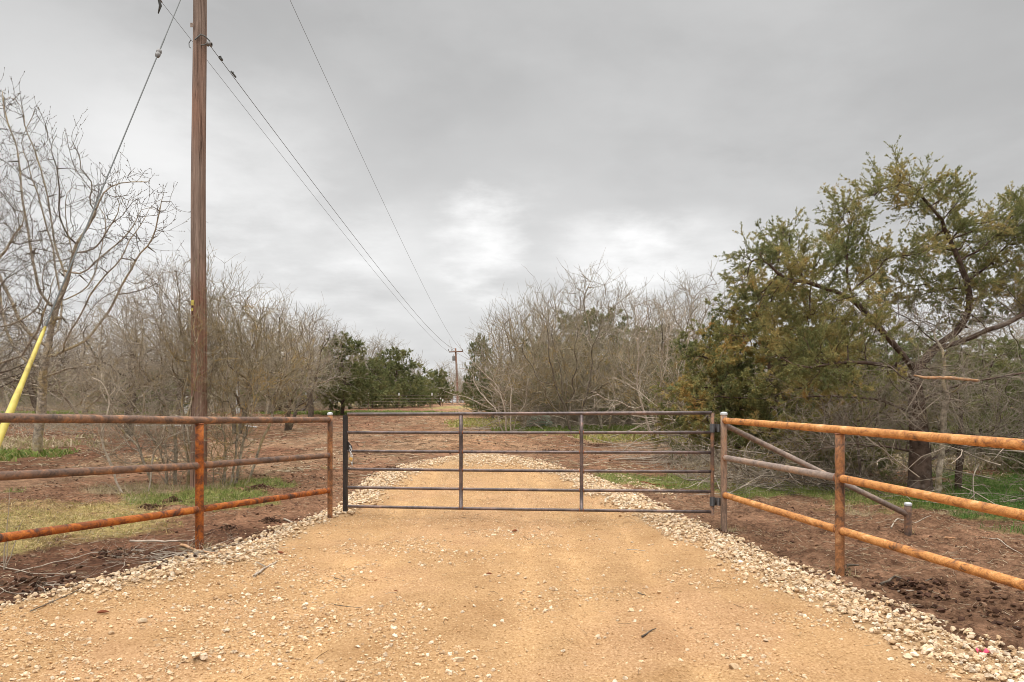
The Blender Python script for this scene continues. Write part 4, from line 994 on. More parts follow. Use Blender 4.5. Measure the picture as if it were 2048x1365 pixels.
def path_nodes(pts, step, idx0, par0, P, par_):
    """append a hand drawn limb through pts; first point attaches to par0"""
    last = par0
    for a, b_ in zip(pts[:-1], pts[1:]):
        a = np.array(a, float); b_ = np.array(b_, float); n = max(1, int(np.linalg.norm(b_ - a) / step))
        for k in range(1, n + 1): P.append(a + (b_ - a) * k / n + rng.normal(size=3) * step * .10); par_.append(last); last = len(P) - 1
    return last
def tree_obj(name, loc, label, cat, mbs, group=None):
    """mbs: list of (part name, MB, material)"""
    e = empty(name, loc, label, cat, group)
    for nm, mb, mt in mbs:
        if mb.n: mb.build(nm, M[mt], e)
    return e
def copy_tree(e, loc, rz, sc, label, group=None):
    c = e.copy(); S.collection.objects.link(c); c.location = loc; c.rotation_euler = (0, 0, rz); c.scale = sc if isinstance(sc, tuple) else (sc,) * 3; c['label'] = label
    if group: c['group'] = group
    elif 'group' in c: del c['group']
    for ch_ in e.children:
        k = ch_.copy(); S.collection.objects.link(k); k.parent = c
    return c

def bare_tree(seed, h, spread, stems, n_att, base_r, tip_r, step, twig_L, twig_r, per=2, sub=3, sub2=0, lean=(0, 0), low=.25, buds=0, up=.07, envelope=None, kill=None, jit=.28, wave=.17, trop=.15):
    R_ = np.random.default_rng(seed)
    if envelope is None:
        att = [ball(int(n_att * .6), (lean[0], lean[1], h * .66), (spread * .85, spread * .8, h * .34), R_), ball(int(n_att * .4), (lean[0] * .6, lean[1] * .6, h * .45), (spread, spread, h * .26), R_)]
        att = np.concatenate(att); att = att[att[:, 2] > h * low * .6]
    else: att = np.concatenate([ball(n, c, r, R_) for (n, c, r) in envelope])
    P = []; par_ = []
    P.append(np.array([0., 0, -.15])); par_.append(-1)
    for s in range(stems):
        a = R_.uniform(0, 2 * math.pi); q = R_.uniform(.15, .45) if stems > 1 else .08; hh = h * low * R_.uniform(.8, 1.3)
        pts = [(0, 0, -.1)] if stems == 1 else [(math.cos(a) * q * .5, math.sin(a) * q * .5, -.1)]
        if stems > 1: P.append(np.array(pts[0])); par_.append(0)
        pts += [(pts[0][0] + math.cos(a) * q * .5 * hh, pts[0][1] + math.sin(a) * q * .5 * hh, hh * .5), (pts[0][0] + math.cos(a) * q * hh + lean[0] * .2, pts[0][1] + math.sin(a) * q * hh + lean[1] * .2, hh)]
        path_nodes(pts, step, 0, len(P) - 1 if stems > 1 else 0, P, par_)
    P, par_ = colonize(att, P, par_, step, step * 9, kill or step * 1.7, jit=jit, trop=(0, 0, trop), R_=R_)
    r, ch = radii(par_, tip_r, base_r); C = chains(P, par_, r)
    tk = MB(); cr = MB(); main = [c for c in C if r[c].max() > base_r * .42]; rest = [c for c in C if r[c].max() <= base_r * .42]
    skin(tk, P, r, main); skin(cr, P, r, rest)
    twig_layer(cr, P, par_, r, tip_r * 2.6, per, twig_L, twig_r, 5, .75, up, wave, sub, sub2, R_, buds)
    return tk, cr
def cedar(seed, h, wid, n_att, base_r, step, leaf_L, leaf_W, tuft=5, dens=3, low=.06, ragged=.5, cone=.0):
    R_ = np.random.default_rng(seed); n = n_att
    z = R_.random(n) ** .9; prof = np.where(z < .25, .75 + z, 1.0 - (z - .25) * (.75 + cone * .25)) ; lob = 1 + ragged * (R_.random(n) - .5)
    th = R_.uniform(0, 2 * math.pi, n); bump_ = 1 + .30 * np.sin(3 * th + seed) * np.sin(z * 9 + seed) + .18 * np.sin(5 * th + 2 * z * 7)
    rr = wid * np.clip(prof, .12, 1) * bump_ * np.sqrt(R_.uniform(.25, 1, n)) * lob
    att = np.stack([np.cos(th) * rr, np.sin(th) * rr, (low + (1 - low) * z) * h], 1)
    P = [np.array([0., 0, -.15])]; par_ = [-1]; path_nodes([(0, 0, -.1), (.04 * h, 0, h * .4), (-.02 * h, .02 * h, h * .8)], step, 0, 0, P, par_)
    P, par_ = colonize(att, P, par_, step, step * 8, step * 1.5, jit=.2, trop=(0, 0, .05), R_=R_)
    r, ch = radii(par_, .006, base_r); C = chains(P, par_, r); tk = MB(); lf = MB(); skin(tk, P, r, C)
    ends, _ = twig_layer(tk, P, par_, r, .03, 2, step * 1.6, .004, 4, .8, .03, .2, 2, 0, R_)
    for T in ends:
        b_, d_, _i = resample(T, 0, dens, R_, .1); sprays(lf, b_, d_, leaf_L, leaf_W, tuft, R_)
    return tk, lf

# ------------------------------------------------------------------ the big open juniper on the right
def big_cedar():
    d0 = 12.4; x0 = at(1840, 980, d0)[0]; z0 = Hs(x0, d0) - .05; O = np.array([x0, d0, 0.])
    def q(px, py, dd=0): p = np.array(at(px, py, d0 + dd)); return p - O
    P = [np.array([0, 0, z0])]; par_ = [-1]; st = .16
    t1 = path_nodes([(0, 0, z0), q(1836, 880), q(1832, 790), q(1830, 740)], st, 0, 0, P, par_)
    L = [([q(1830, 740), q(1790, 690, -.1), q(1745, 640, -.3), q(1712, 605, -.4), q(1690, 560, -.5)], 0),
         ([q(1830, 740), q(1868, 700, .2), q(1925, 655, .3), q(1940, 600, .3), q(1925, 540, .2), q(1900, 480, .1), q(1885, 440, 0)], 0),
         ([q(1880, 700, .2), q(1950, 672, 0), q(2040, 632, -.3), q(2120, 590, -.4)], 0),
         ([q(1836, 760), q(1780, 730, -.6), q(1700, 725, -1.0), q(1620, 735, -1.4)], 0),
         ([q(1838, 800), q(1920, 770, -.3), q(2010, 750, -.7), q(2110, 740, -.9)], 0),
         ([q(1836, 830), q(1760, 800, .5), q(1660, 790, .8), q(1580, 800, 1.0)], 0),
         ([q(1838, 900), q(1800, 850, .3), q(1770, 820, .6)], 0),
         ([q(1838, 905), q(1760, 892, -.5), q(1690, 888, -1.0), q(1610, 905, -1.3)], 0),
         ([q(1840, 930), q(1900, 900, .5), q(1990, 885, 1.0), q(2080, 880, 1.2)], 0),
         ([q(1885, 440, 0), q(1850, 400, -.1), q(1820, 365, -.2)], 0),
         ([q(1712, 605, -.4), q(1640, 570, -.7), q(1570, 560, -.9), q(1520, 515, -1.0)], 0)]
    def nearest(p): return int(np.argmin([np.linalg.norm(a - p) for a in P]))
    for pts, _ in L: path_nodes(pts, st, 0, nearest(pts[0]), P, par_)
    leafy = [(120, (1830, 385, -.2), (.80, .6, .36)), (60, (1890, 400, 0), (.4, .5, .3)), (55, (1785, 355, 0), (.30, .4, .18)), (85, (1690, 465, -.4), (.5, .6, .5)), (50, (1690, 410, -.4), (.2, .3, .26)), (130, (1600, 530, -.8), (.75, .7, .32)),
             (50, (1510, 510, -1), (.30, .4, .28)), (40, (1490, 560, -1), (.25, .4, .16)), (60, (1570, 480, -.6), (.4, .5, .2)), (60, (1520, 600, -.8), (.35, .4, .25)), (130, (1640, 610, -.6), (1.0, .8, .36)), (110, (1780, 520, 0), (.9, .9, .40)),
             (150, (1950, 480, .3), (.9, .9, .42)), (100, (2035, 440, .2), (.6, .8, .42)), (60, (2090, 400, .2), (.5, .8, .35)), (110, (2010, 550, .4), (1.0, 1.0, .38)), (70, (1870, 590, .5), (1.1, 1.0, .25)), (50, (1690, 670, -.8), (.9, .7, .3)),
             (100, (2150, 480, 0), (1.2, 1.4, .9)), (70, (2170, 620, 0), (1.1, 1.2, .7)), (40, (1990, 620, .8), (1.1, .7, .35)), (100, (1610, 700, -.9), (.9, .7, .45)), (40, (1660, 760, -1.0), (.8, .5, .3))]
    att = np.concatenate([ball(n, q(c[0], c[1], c[2]), r) for n, c, r in leafy]); nleaf = len(att)
    dead = [(90, (1780, 760, -.3), (1.6, 1.2, .6)), (80, (2000, 780, 0), (1.7, 1.3, .6)), (60, (1680, 850, .3), (1.5, 1.0, .45)), (60, (2020, 870, .4), (1.4, 1.0, .4)), (45, (1880, 640, .3), (1.3, 1.0, .5))]
    attd = np.concatenate([ball(n, q(c[0], c[1], c[2]), r) for n, c, r in dead])
    P, par_ = colonize(np.concatenate([att, attd]), P, par_, st, st * 9, st * 1.35, jit=.26, trop=(0, 0, .05))
    # how leafy is each node
    from_l = np.array([np.min(np.linalg.norm(att - p, axis=1)) for p in P]); from_d = np.array([np.min(np.linalg.norm(attd - p, axis=1)) for p in P])
    isl = (from_l < .35) & (from_l < from_d * 1.2)
    r, ch = radii(par_, .006, .105, 2.2); C = chains(P, par_, r); tk = MB(); br = MB(); dt = MB(); lf = MB()
    main = [c for c in C if r[c].max() > .055]; rest = [c for c in C if r[c].max() <= .055]; skin(tk, P, r, main, lambda r: 12 if r > .06 else 8); skin(br, P, r, rest)
    # flared, fluted lower trunk
    pr = np.array([[0, 0, z0 - .2], [0, 0, z0], [.0, 0, z0 + .25], [0, 0, z0 + .9], *[q(1832, 790)]]); tubes(tk, pr[None], np.array([[.27, .225, .19, .165, .13]]), 14)
    rl = np.where(isl, r, 9.); rdd = np.where(isl, 9., r)
    ends, _ = twig_layer(br, P, par_, rl, .03, 2, .38, .0032, 5, .70, .06, .11, 5, 0)
    for T, de, tf in zip(ends, (10, 6), (6, 6)):
        b_, d_, _i = resample(T, 0, de, None, .15); sprays(lf, b_, d_ , .044, .0044, tf, None, .42)
    dk_ = np.where(~isl & (P[:, 2] < 4))[0]
    twig_layer(dt, P, par_, rdd, .05, 2, .8, .0040, 6, .7, -.02, .15, 3, 0)
    return tree_obj('juniper_tree', tuple(O), 'large open crowned juniper with dark forked trunk and dead lower limbs at the far right', 'tree',
                    [('trunk', tk, 'bark_cedar'), ('limb', br, 'bark_cedar'), ('dead_branches', dt, 'twig_mix'), ('foliage', lf, 'leaf_big')])
big_cedar()

# pollen tinted juniper mass left of it, down to the ground
def place(tk, lf, name, px, d_, label, mats, group=None, dz=0, names=('trunk', 'foliage')):
    x = at(px, 0, d_)[0]; z = Hs(x, d_) - .03
    return tree_obj(name, (x, d_, z + dz), label, 'tree', [(names[0], tk, mats[0]), (names[1], lf, mats[1])], group)
tk, lf = cedar(21, 4.5, 1.75, 1150, .14, .19, .064, .0066, 7, 7, .03, .55)
jo = place(tk, lf, 'juniper_tree', 1535, 16.0, 'dense orange tinted juniper hugging the left side of the large open juniper', ('bark_cedar', 'leaf_orange'))
tk, lf = cedar(22, 3.5, 1.35, 560, .10, .18, .066, .0070, 7, 7, .03, .6)
place(tk, lf, 'juniper_tree', 1436, 17.5, 'lower orange brown juniper at the left end of the juniper clump', ('bark_cedar', 'leaf_orange'))
tk, lf = cedar(23, 2.8, 1.7, 560, .10, .18, .060, .0064, 7, 6, .02, .5)
place(tk, lf, 'juniper_tree', 1675, 15.2, 'bushy olive juniper low behind the near right fence post', ('bark_cedar', 'leaf_big'))
tk, lf = cedar(24, 3.4, 2.0, 700, .12, .24, .080, .010, 7, 5, .05, .5)
jd = place(tk, lf, 'juniper_tree', 1760, 20.5, 'dark green juniper behind the forked trunk', ('bark_cedar', 'leaf_dark'), 'dark junipers behind the big one')
def cp(e, px, d_, rz, sc, label, group=None):
    x = at(px, 0, d_)[0]; return copy_tree(e, (x, d_, Hs(x, d_) - .05), rz, sc, label, group)
cp(jd, 1975, 19.0, 2.0, (1.1, 1.1, .95), 'dark juniper behind the right hand limbs of the large juniper', 'dark junipers behind the big one')
cp(jd, 2110, 15.5, 4.1, (.9, .9, .85), 'olive dark juniper cut by the right picture edge', 'dark junipers behind the big one')
cp(jd, 1860, 27, 5.0, 1.15, 'shadowy juniper far behind the grey second trunk', 'dark junipers behind the big one')
cp(jd, 1620, 25, 3.3, 1.2, 'dark juniper glimpsed behind the orange tinted one', 'dark junipers behind the big one')
cp(jd, 2200, 24, 1.3, 1.3, 'dark juniper behind the trees just past the right picture edge', 'dark junipers behind the big one')
# thin companion trunks beside the big juniper
for (px, d_, h, r_, lb, lean, mt) in ((1874, 12.2, 3.6, .055, 'slender grey trunk standing close to the right of the juniper trunk', .12, 'twig'), (1916, 12.9, 2.6, .06, 'dark crooked slender trunk right of the grey one', -.5, 'bark_cedar'), (1722, 13.4, 1.9, .03, 'thin dark sapling stem left of the juniper trunk', .1, 'bark_cedar')):
    tk, cr = bare_tree(int(px), h, .9, 1, 60, r_, .006, .14, .6, .004, 2, 3, 0, (lean, 0), .55)
    place(tk, cr, 'slender_tree', px, d_, lb, (mt, 'twig'), names=('trunk', 'branches'))

# fallen / dead brush heap under and before the big juniper
def brush_heap(name, c, rad, n, L, r_, label, mat, seed, hz=.5, bias=None, per=3, flat=1.0):
    R_ = np.random.default_rng(seed); b_ = ball(n, (0, 0, hz * .3), (*rad, hz), R_); b_[:, 2] = np.abs(b_[:, 2]) ; 
    d_ = R_.normal(size=(n, 3)) * np.array([1, 1, .35]); 
    if bias is not None: d_ += np.array(bias)
    d_ /= np.linalg.norm(d_, axis=1, keepdims=True); T = twigs(b_, d_, L * R_.uniform(.5, 1.3, n), 7, .3, -.04, .14, R_); mb = MB(); z0 = Hs(c[0], c[1])
    T[..., 2] = np.maximum(T[..., 2] * flat, .006 + .02 * (flat == 1)); tubes(mb, T, r_ * np.linspace(1, .4, 7)[None] * R_.uniform(.5, 1.6, (n, 1)), 5)
    pb, pd, ii = resample(T, 0, per, R_); T2 = twigs(pb, pd, L * .4 * R_.uniform(.4, 1.2, len(ii)), 5, .8, 0, .16, R_); T2[..., 2] = np.maximum(T2[..., 2] * (flat if flat == 1 else .6), .005); tubes(mb, T2, r_ * .38 * np.linspace(1, .5, 5)[None] * np.ones((len(ii), 1)), 3)
    pb, pd, ii = resample(T2, 0, 2, R_); T3 = twigs(pb, pd, L * .18 * R_.uniform(.4, 1.2, len(ii)), 4, .8, 0, .16, R_); tubes(mb, T3, r_ * .24 * np.linspace(1, .5, 4)[None] * np.ones((len(ii), 1)), 3)
    o = mb.build(name, M[mat]); o.location = (c[0], c[1], z0); return tag(o, label, 'brush')
brush_heap('dead_brush', (9.0, 11.6), (1.5, .8), 34, 1.7, .009, 'tangle of drooping bare twigs at the right edge under the juniper', 'twig_mix', 5, .8, (-.5, -.3, -.15))
brush_heap('dead_brush', (7.0, 11.3), (1.0, .5), 14, 1.2, .007, 'pale dead twigs hanging before the juniper trunk', 'twig_pale', 6, 1.0, (0, 0, -.2))
brush_heap('dead_brush', (4.9, 13.2), (1.5, .6), 70, 1.5, .010, 'low heap of grey dead branches beside the hinge post', 'twig_mix', 8, .5, (-.8, -.2, 0))
brush_heap('dead_brush', (5.6, 12.4), (1.0, .5), 30, 1.2, .012, 'dark fallen branches on the grass behind the diagonal brace', 'twig_dark', 9, .25)
brush_heap('dead_brush', (4.7, 18.0), (1.2, .7), 46, 2.6, .012, 'long pale leafless branches spilling left from the juniper clump', 'twig_pale', 10, .9, (-.9, -.3, .05))
# the broken orange limb
bl = empty('broken_limb', at(1828, 752, 11.4), 'broken orange wooded limb wedged across the juniper trunk', 'branch'); o0 = np.array(bl.location)
mb = MB(); P = np.array([at(1828, 751, 11.4), at(1850, 756, 11.4), at(1900, 756, 11.35), at(1958, 762, 11.3)]) - o0; tubes(mb, P[None], np.array([[.012, .022, .028, .02]]), 8, None, True); mb.build('limb', M['wood_pale'], bl)
mb = MB()
for pts, r_ in (([(1894, 760), (1896, 780), (1899, 797)], .012), ([(1848, 760), (1832, 790), (1812, 822)], .009), ([(1898, 797), (1915, 835), (1928, 866)], .007), ([(1880, 795), (1858, 812), (1825, 842)], .007), ([(1899, 797), (1925, 802), (1948, 816)], .006), ([(1798, 818), (1825, 848), (1855, 868)], .007)):
    P = np.array([at(*p, 11.4) for p in pts]) - o0; tubes(mb, P[None], (r_ * np.linspace(1, .5, len(pts)))[None], 6)
mb.build('side_branches', M['twig_pale'], bl)

# ------------------------------------------------------------------ thicket round the near pole
def env_bush(env, seed, stems, base_r, tip_r, step, tL, tr, per, sub, sub2, kill=None, buds=0, jit=.28, up=.07, stemh=.9, spread0=.5, lowtw=0):
    R_ = np.random.default_rng(seed); P = [np.array([0., 0, -.2])]; par_ = [-1]
    for s in range(stems):
        a = R_.uniform(0, 2 * math.pi); q0 = R_.uniform(.1, spread0); b_ = (math.cos(a) * q0, math.sin(a) * q0 * .6, -.1); P.append(np.array(b_)); par_.append(0)
        k = R_.uniform(.1, .5); path_nodes([b_, (b_[0] + math.cos(a) * k * stemh, b_[1] + math.sin(a) * k * stemh * .6, stemh * R_.uniform(.7, 1.3))], step, 0, len(P) - 1, P, par_)
    att = np.concatenate([ball(n, c, r, R_) for n, c, r in env]); att = att[att[:, 2] > .12]
    P, par_ = colonize(att, P, par_, step, step * 10, kill or step * 1.5, jit=jit, trop=(0, 0, .16), R_=R_)
    r, ch = radii(par_, tip_r, base_r, 2.3); C = chains(P, par_, r); tk = MB(); cr = MB(); main = [c for c in C if r[c].max() > base_r * .35]
    skin(tk, P, r, main); skin(cr, P, r, [c for c in C if r[c].max() <= base_r * .35])
    twig_layer(cr, P, par_, r, tip_r * 2.8, per, tL, tr, 5, .75, up, .17, sub, sub2, R_, buds)
    return tk, cr
def bush(name, px, d_, label, env_px, mats, **k):
    x = at(px, 0, d_)[0]; z = Hs(x, d_); O = np.array([x, d_, z])
    env = [(n, np.array(at(cx_, cy_, d_ + dd)) - O, (rx * d_ / F, ry_, rz_ * d_ / F)) for (n, cx_, cy_, dd, rx, ry_, rz_) in env_px]
    tk, cr = env_bush(env, **k); return tree_obj(name, tuple(O), label, 'shrub', [('stems', tk, mats[0]), ('branches', cr, mats[1])])
bush('thicket_shrub', 348, 13.0, 'multi stemmed bare shrub crowding the left side of the near pole', [(520, 330, 690, 0, 125, 1.1, 120), (150, 250, 760, 0, 110, 1.0, 100), (70, 350, 590, 0, 80, .8, 60), (90, 280, 880, 0, 110, .8, 60)],
     ('twig', 'twig'), seed=31, stems=7, base_r=.055, tip_r=.006, step=.16, tL=.6, tr=.0046, per=2, sub=3, sub2=1)
bush('thicket_shrub', 440, 12.9, 'dense bare shrub of many thin stems on the right side of the near pole', [(600, 450, 710, 0, 110, 1.1, 125), (170, 550, 720, 0, 90, 1.0, 80), (50, 440, 600, 0, 60, .8, 45), (100, 500, 800, 0, 110, .8, 70), (90, 450, 880, 0, 90, .7, 50)],
     ('twig', 'twig_lichen'), seed=32, stems=11, base_r=.048, tip_r=.006, step=.155, tL=.6, tr=.0046, per=2, sub=3, sub2=1)
bush('thicket_shrub', 275, 12.0, 'thin crooked pale stemmed shrub standing left of the pole thicket', [(70, 230, 800, 0, 90, .6, 110), (50, 330, 860, 0, 90, .6, 60)],
     ('twig_pale', 'twig'), seed=33, stems=3, base_r=.028, tip_r=.005, step=.15, tL=.5, tr=.0035, per=2, sub=2, sub2=0)
# the larger bare trees on the left
def btree(px, d_, label, env_px, mats, stems, seed, base_r, tip_r, step, tL, tr, per, sub, sub2, buds=0, name='bare_tree', stemh=1.6, jit=.25, up=.09, kill=None, spread0=.12, limbs=()):
    x = at(px, 0, d_)[0]; z = Hs(x, d_); O = np.array([x, d_, z])
    env = [(n, np.array(at(cx_, cy_, d_ + dd)) - O, (rx * d_ / F, ry_, rz_ * d_ / F)) for (n, cx_, cy_, dd, rx, ry_, rz_) in env_px]
    tk, cr = env_bush(env, seed=seed, stems=stems, base_r=base_r, tip_r=tip_r, step=step, tL=tL, tr=tr, per=per, sub=sub, sub2=sub2, kill=kill, buds=buds, jit=jit, up=up, stemh=stemh, spread0=spread0)
    return tree_obj(name, tuple(O), label, 'tree', [('trunk', tk, mats[0]), ('branches', cr, mats[1])])
btree(65, 18.6, 'tall bare budding tree on a single grey trunk behind the left fence and yellow guard',
      [(190, 50, 330, 0, 110, 1.6, 130), (200, 150, 430, 0, 120, 1.8, 90), (70, 10, 230, 0, 60, 1.2, 70), (170, 270, 430, .3, 80, 1.2, 90), (190, 60, 520, 0, 140, 1.6, 90), (120, 220, 550, .3, 120, 1.5, 60), (80, -60, 350, 0, 80, 1.4, 150), (120, 70, 640, 0, 140, 1.4, 50), (70, 180, 720, 0, 90, 1.2, 50), (60, 0, 740, 0, 110, 1.2, 50)],
      ('twig', 'twig_dark'), 1, 41, .115, .0085, .26, .75, .0056, 1, 2, 0, buds=3, stemh=2.2, up=.13, jit=.13, kill=.36)
btree(-150, 15, 'bare tree mostly outside the left edge filling the twigs behind the guy wire', [(260, -30, 560, 0, 170, 1.8, 170), (120, -20, 720, 0, 150, 1.5, 80)],
      ('twig', 'twig_dark'), 2, 43, .14, .007, .22, .75, .005, 2, 3, 0, stemh=1.6)
# mid and far bare trees: prototypes, then copies
PB = []
for i, (h, sp, st_, na, br_, low) in enumerate([(6.2, 3.1, 2, 420, .16, .22), (6.8, 2.6, 1, 380, .17, .28), (5.6, 3.4, 4, 460, .11, .12), (6.0, 2.9, 3, 420, .12, .18)]):
    tk, cr = bare_tree(100 + i, h, sp, st_, na, br_, .013, .34, 1.15, .0100, 2, 3, 0, (0, 0), low, wave=.19)
    lab = ['wide crowned bare tree standing left of the far left juniper', 'bare tree rising behind the left junipers', 'broad bare many stemmed thicket tree right of the far pole', 'tall curved bare tree over the middle of the right thicket'][i]
    PB.append(tree_obj('bare_tree', (0, 0, 0), lab, 'tree', [('trunk', tk, 'twig_dark' if i < 2 else 'twig'), ('branches', cr, ['twig', 'bark_far', 'twig_lichen', 'twig'][i])], None))
def mv(e, px, d_, rz, sc, label):
    x = at(px, 0, d_)[0]; e.location = (x, d_, Hs(x, d_) - .05); e.rotation_euler.z = rz; e.scale = sc if isinstance(sc, tuple) else (sc,) * 3; e['label'] = label
mv(PB[0], 570, 30, .4, (.85, .85, .90), 'spiky topped bare tree halfway between the near pole and the left green juniper')
mv(PB[1], 700, 66, 1.0, (1.15, 1.15, 1.05), 'tallest grey bare tree rising behind the left green juniper')
mv(PB[2], 1065, 32.5, .2, (.85, .85, 1.05), 'lichen yellowed bare thicket tree at the left end of the right thicket')
mv(PB[3], 1165, 33, 1.2, (1.0, 1.0, 1.22), 'tallest curved bare tree over the middle of the right thicket')
def cpb(i, px, d_, rz, sc, label): return cp(PB[i], px, d_, rz, sc, label)
SPEC = [(0, 470, 27, 2.1, (.85, .85, .88), 'bare tree whose top shows just right of the near pole'), (1, 255, 26, 4.0, (1.0, 1.0, .75), 'crooked dark limbed bare tree between guy wire and pole'),
        (0, 340, 38, 1.3, (1.2, 1.2, 1.0), 'bare tree behind the thicket left of the near pole'), (3, 180, 34, 3.7, (1.1, 1.1, .8), 'bare tree low behind the yellow guard'),
        (1, 620, 44, 3.0, (1.1, 1.1, 1.0), 'bare tree with mistletoe green behind and left of the left juniper'), (0, 655, 55, .9, (1.1, 1.1, 1.08), 'pale bare tree just left of the tallest one behind the juniper'),
        (1, 770, 74, 4.4, (1.15, 1.15, 1.15), 'bare tree at the right end of the left tree line'), (3, 735, 78, 2.2, (1.3, 1.3, 1.25), 'grey bare tree behind between the two left junipers'), (3, 530, 48, .5, (1.3, 1.3, 1.05), 'distant bare tree behind the spiky topped one'),
        (2, 430, 52, 1.9, (1.4, 1.4, 1.2), 'distant bare tree behind the right half of the pole thicket'), (0, 90, 44, 5.2, (1.3, 1.3, 1.1), 'distant bare tree behind the grey trunk at left'), (3, 250, 56, 2.9, (1.5, 1.5, 1.0), 'distant bare tree low in the gap left of the pole thicket'),
        (1, -30, 34, 1.1, (1.2, 1.2, .95), 'bare tree at the left picture edge behind the fence'), (2, 20, 58, 1.1, (1.6, 1.6, 1.1), 'far bare tree low at the left picture edge'), (2, 600, 62, 4.7, (1.4, 1.4, 1.15), 'far bare thicket tree left of the crossed brace posts'),
        (3, 890, 128, 0.6, (1.3, 1.3, 1.25), 'hazy round bare tree left of the far pole foot'), (3, 925, 150, 2.6, (1.6, 1.6, 1.2), 'hazy bare tree behind the far pole'),
        (1, 1000, 38, 2.7, (.75, .75, .88), 'low bare tree nearest the far pole on its right'), (0, 1090, 36, 3.6, (1.1, 1.1, 1.1), 'bare tree left of the tallest curved tree in the right thicket'), (3, 1260, 34, 4.4, (.95, .95, 1.12), 'bare tree with fine upright twigs right of the tallest one'),
        (0, 1340, 31, 1.7, (.8, .8, 1.0), 'bare tree at the right end of the right thicket beside the orange junipers'), (1, 1390, 36, 5.5, (1.1, 1.1, 1.15), 'bare tree peeping over the left orange juniper'), (2, 1210, 30, 2.4, (.85, .85, .72), 'low dense bare shrub tree in front of the right thicket'),
        (2, 1120, 29.5, 5.4, (.8, .8, .75), 'low lichened shrub tree in front of the tallest bare tree'), (2, 1310, 27.5, 3.9, (.75, .75, .72), 'low tangled shrub tree behind the gate right third'), (2, 1045, 30.5, 4.0, (.6, .6, .6), 'low pale shrub at the left foot of the right thicket'),
        (2, 1400, 22.5, .8, (.6, .6, .62), 'pale leggy shrub before the left orange juniper'), (3, 2080, 30, .8, (1.2, 1.2, 1.1), 'bare tree behind the junipers at the right picture edge'), (1, 1700, 40, .3, (1.3, 1.3, 1.1), 'bare tree far behind the large juniper')]
for (i, px, d_, rz, sc, lb) in SPEC: cpb(i, px, d_, rz, sc, lb)
btree(1335, 23.5, 'pale stemmed bare shrub tree fanning up just left of the orange juniper', [(110, 1300, 700, 0, 90, 1.5, 110), (60, 1370, 640, 0, 60, 1.2, 70), (50, 1240, 790, 0, 90, 1.0, 50)], ('twig_pale', 'twig_pale'), 4, 61, .05, .009, .26, .9, .0062, 1, 2, 0, stemh=1.0, up=.06, kill=.42, spread0=.4)
btree(1020, 28.5, 'low pale bare shrub leaning left toward the far pole at the thicket end', [(90, 1000, 770, 0, 70, 1.5, 70), (50, 950, 740, 0, 35, 1.0, 40)], ('twig_pale', 'twig_pale'), 4, 62, .05, .010, .28, .9, .0075, 1, 2, 0, stemh=.9, up=.06, kill=.42, spread0=.4)
btree(1160, 28.0, 'grey bare shrub tree with one dark arching stem before the right thicket', [(110, 1130, 700, 0, 110, 1.5, 90), (60, 1200, 760, 0, 90, 1.2, 70)], ('twig_dark', 'twig'), 3, 63, .08, .010, .28, .9, .0075, 1, 2, 0, stemh=1.2, up=.06, kill=.42, spread0=.4)
# pale leaning branches spilling from the right thicket
brush_heap('dead_brush', (1.0, 31.0), (1.5, 1.2), 60, 3.2, .018, 'fan of pale dead branches at the left foot of the right thicket', 'twig_pale', 14, 1.0, (-.6, -.2, .1))
brush_heap('dead_brush', (6.3, 24.6), (1.3, .8), 34, 3.2, .016, 'long pale dead branches lying toward the hinge post behind the gate', 'twig_pale', 15, 1.2, (.6, -.5, -.1))
brush_heap('dead_brush', (4.4, 33.2), (4.2, .9), 150, 1.8, .013, 'grey dead brush along the foot of the right thicket', 'twig', 16, .8)
# junipers in the far lines
tk, lf = cedar(51, 5.2, 2.5, 620, .13, .36, .14, .015, 7, 6, .16, .6, .3); c1 = place(tk, lf, 'juniper_tree', 684, 47, 'rounded green juniper behind the fence latch post on thin trunks', ('bark_cedar', 'leaf_dark'))
tk, lf = cedar(52, 6.0, 3.6, 700, .13, .42, .15, .017, 7, 6, .03, .7, .2); c2 = place(tk, lf, 'juniper_tree', 792, 72, 'wide dark juniper spreading down to the ground behind the wire fence', ('bark_cedar', 'leaf_dark'))
cp(c2, 745, 66, 2.1, (.7, .7, .8), 'dark juniper filling the gap between rounded and wide junipers'); cp(c2, 838, 82, 4.0, (.5, .5, .62), 'smaller juniper at the right end of the wide one')
cp(c1, 879, 98, 1.2, (.78, .78, .95), 'distant pointed juniper left of the far utility pole'); cp(c2, 868, 108, 3.2, (.7, .7, .85), 'small far juniper left of the pointed one')
cp(c1, 962, 45, 3.0, (.5, .5, .98), 'green juniper right of the far pole at the thicket edge'); cp(c2, 1180, 38, 1.0, (1.0, 1.0, 1.0), 'dark juniper hidden in the middle of the right thicket'); cp(c2, 1090, 42, 5.0, (.8, .8, .72), 'dark juniper glimpsed through the left half of the right thicket')
cp(c2, 1300, 40, 2.5, (1.0, 1.0, .9), 'dark juniper behind the right end of the bare thicket'); cp(c2, 1390, 27, 4.4, (.55, .55, .62), 'green juniper low behind the pale leggy shrub')
cp(c1, 985, 40, .3, (.6, .6, .5), 'low dark juniper at the foot of the right thicket by the wire fence'); cp(c1, 325, 46, 4.8, (.8, .8, .55), 'low dark juniper glimpsed through the pole thicket'); cp(c1, 262, 50, 2.8, (.8, .8, .6), 'low dark juniper glimpsed left of the pole thicket')
cp(c1, 560, 56, 5.8, (1.1, 1.1, .75), 'dark juniper low behind the spiky topped bare tree'); cp(c2, 470, 70, 1.8, (1.2, 1.2, .75), 'far dark juniper behind the grey post'); cp(c2, 130, 72, 1.1, (1.3, 1.3, .7), 'far dark juniper behind the yellow guard')
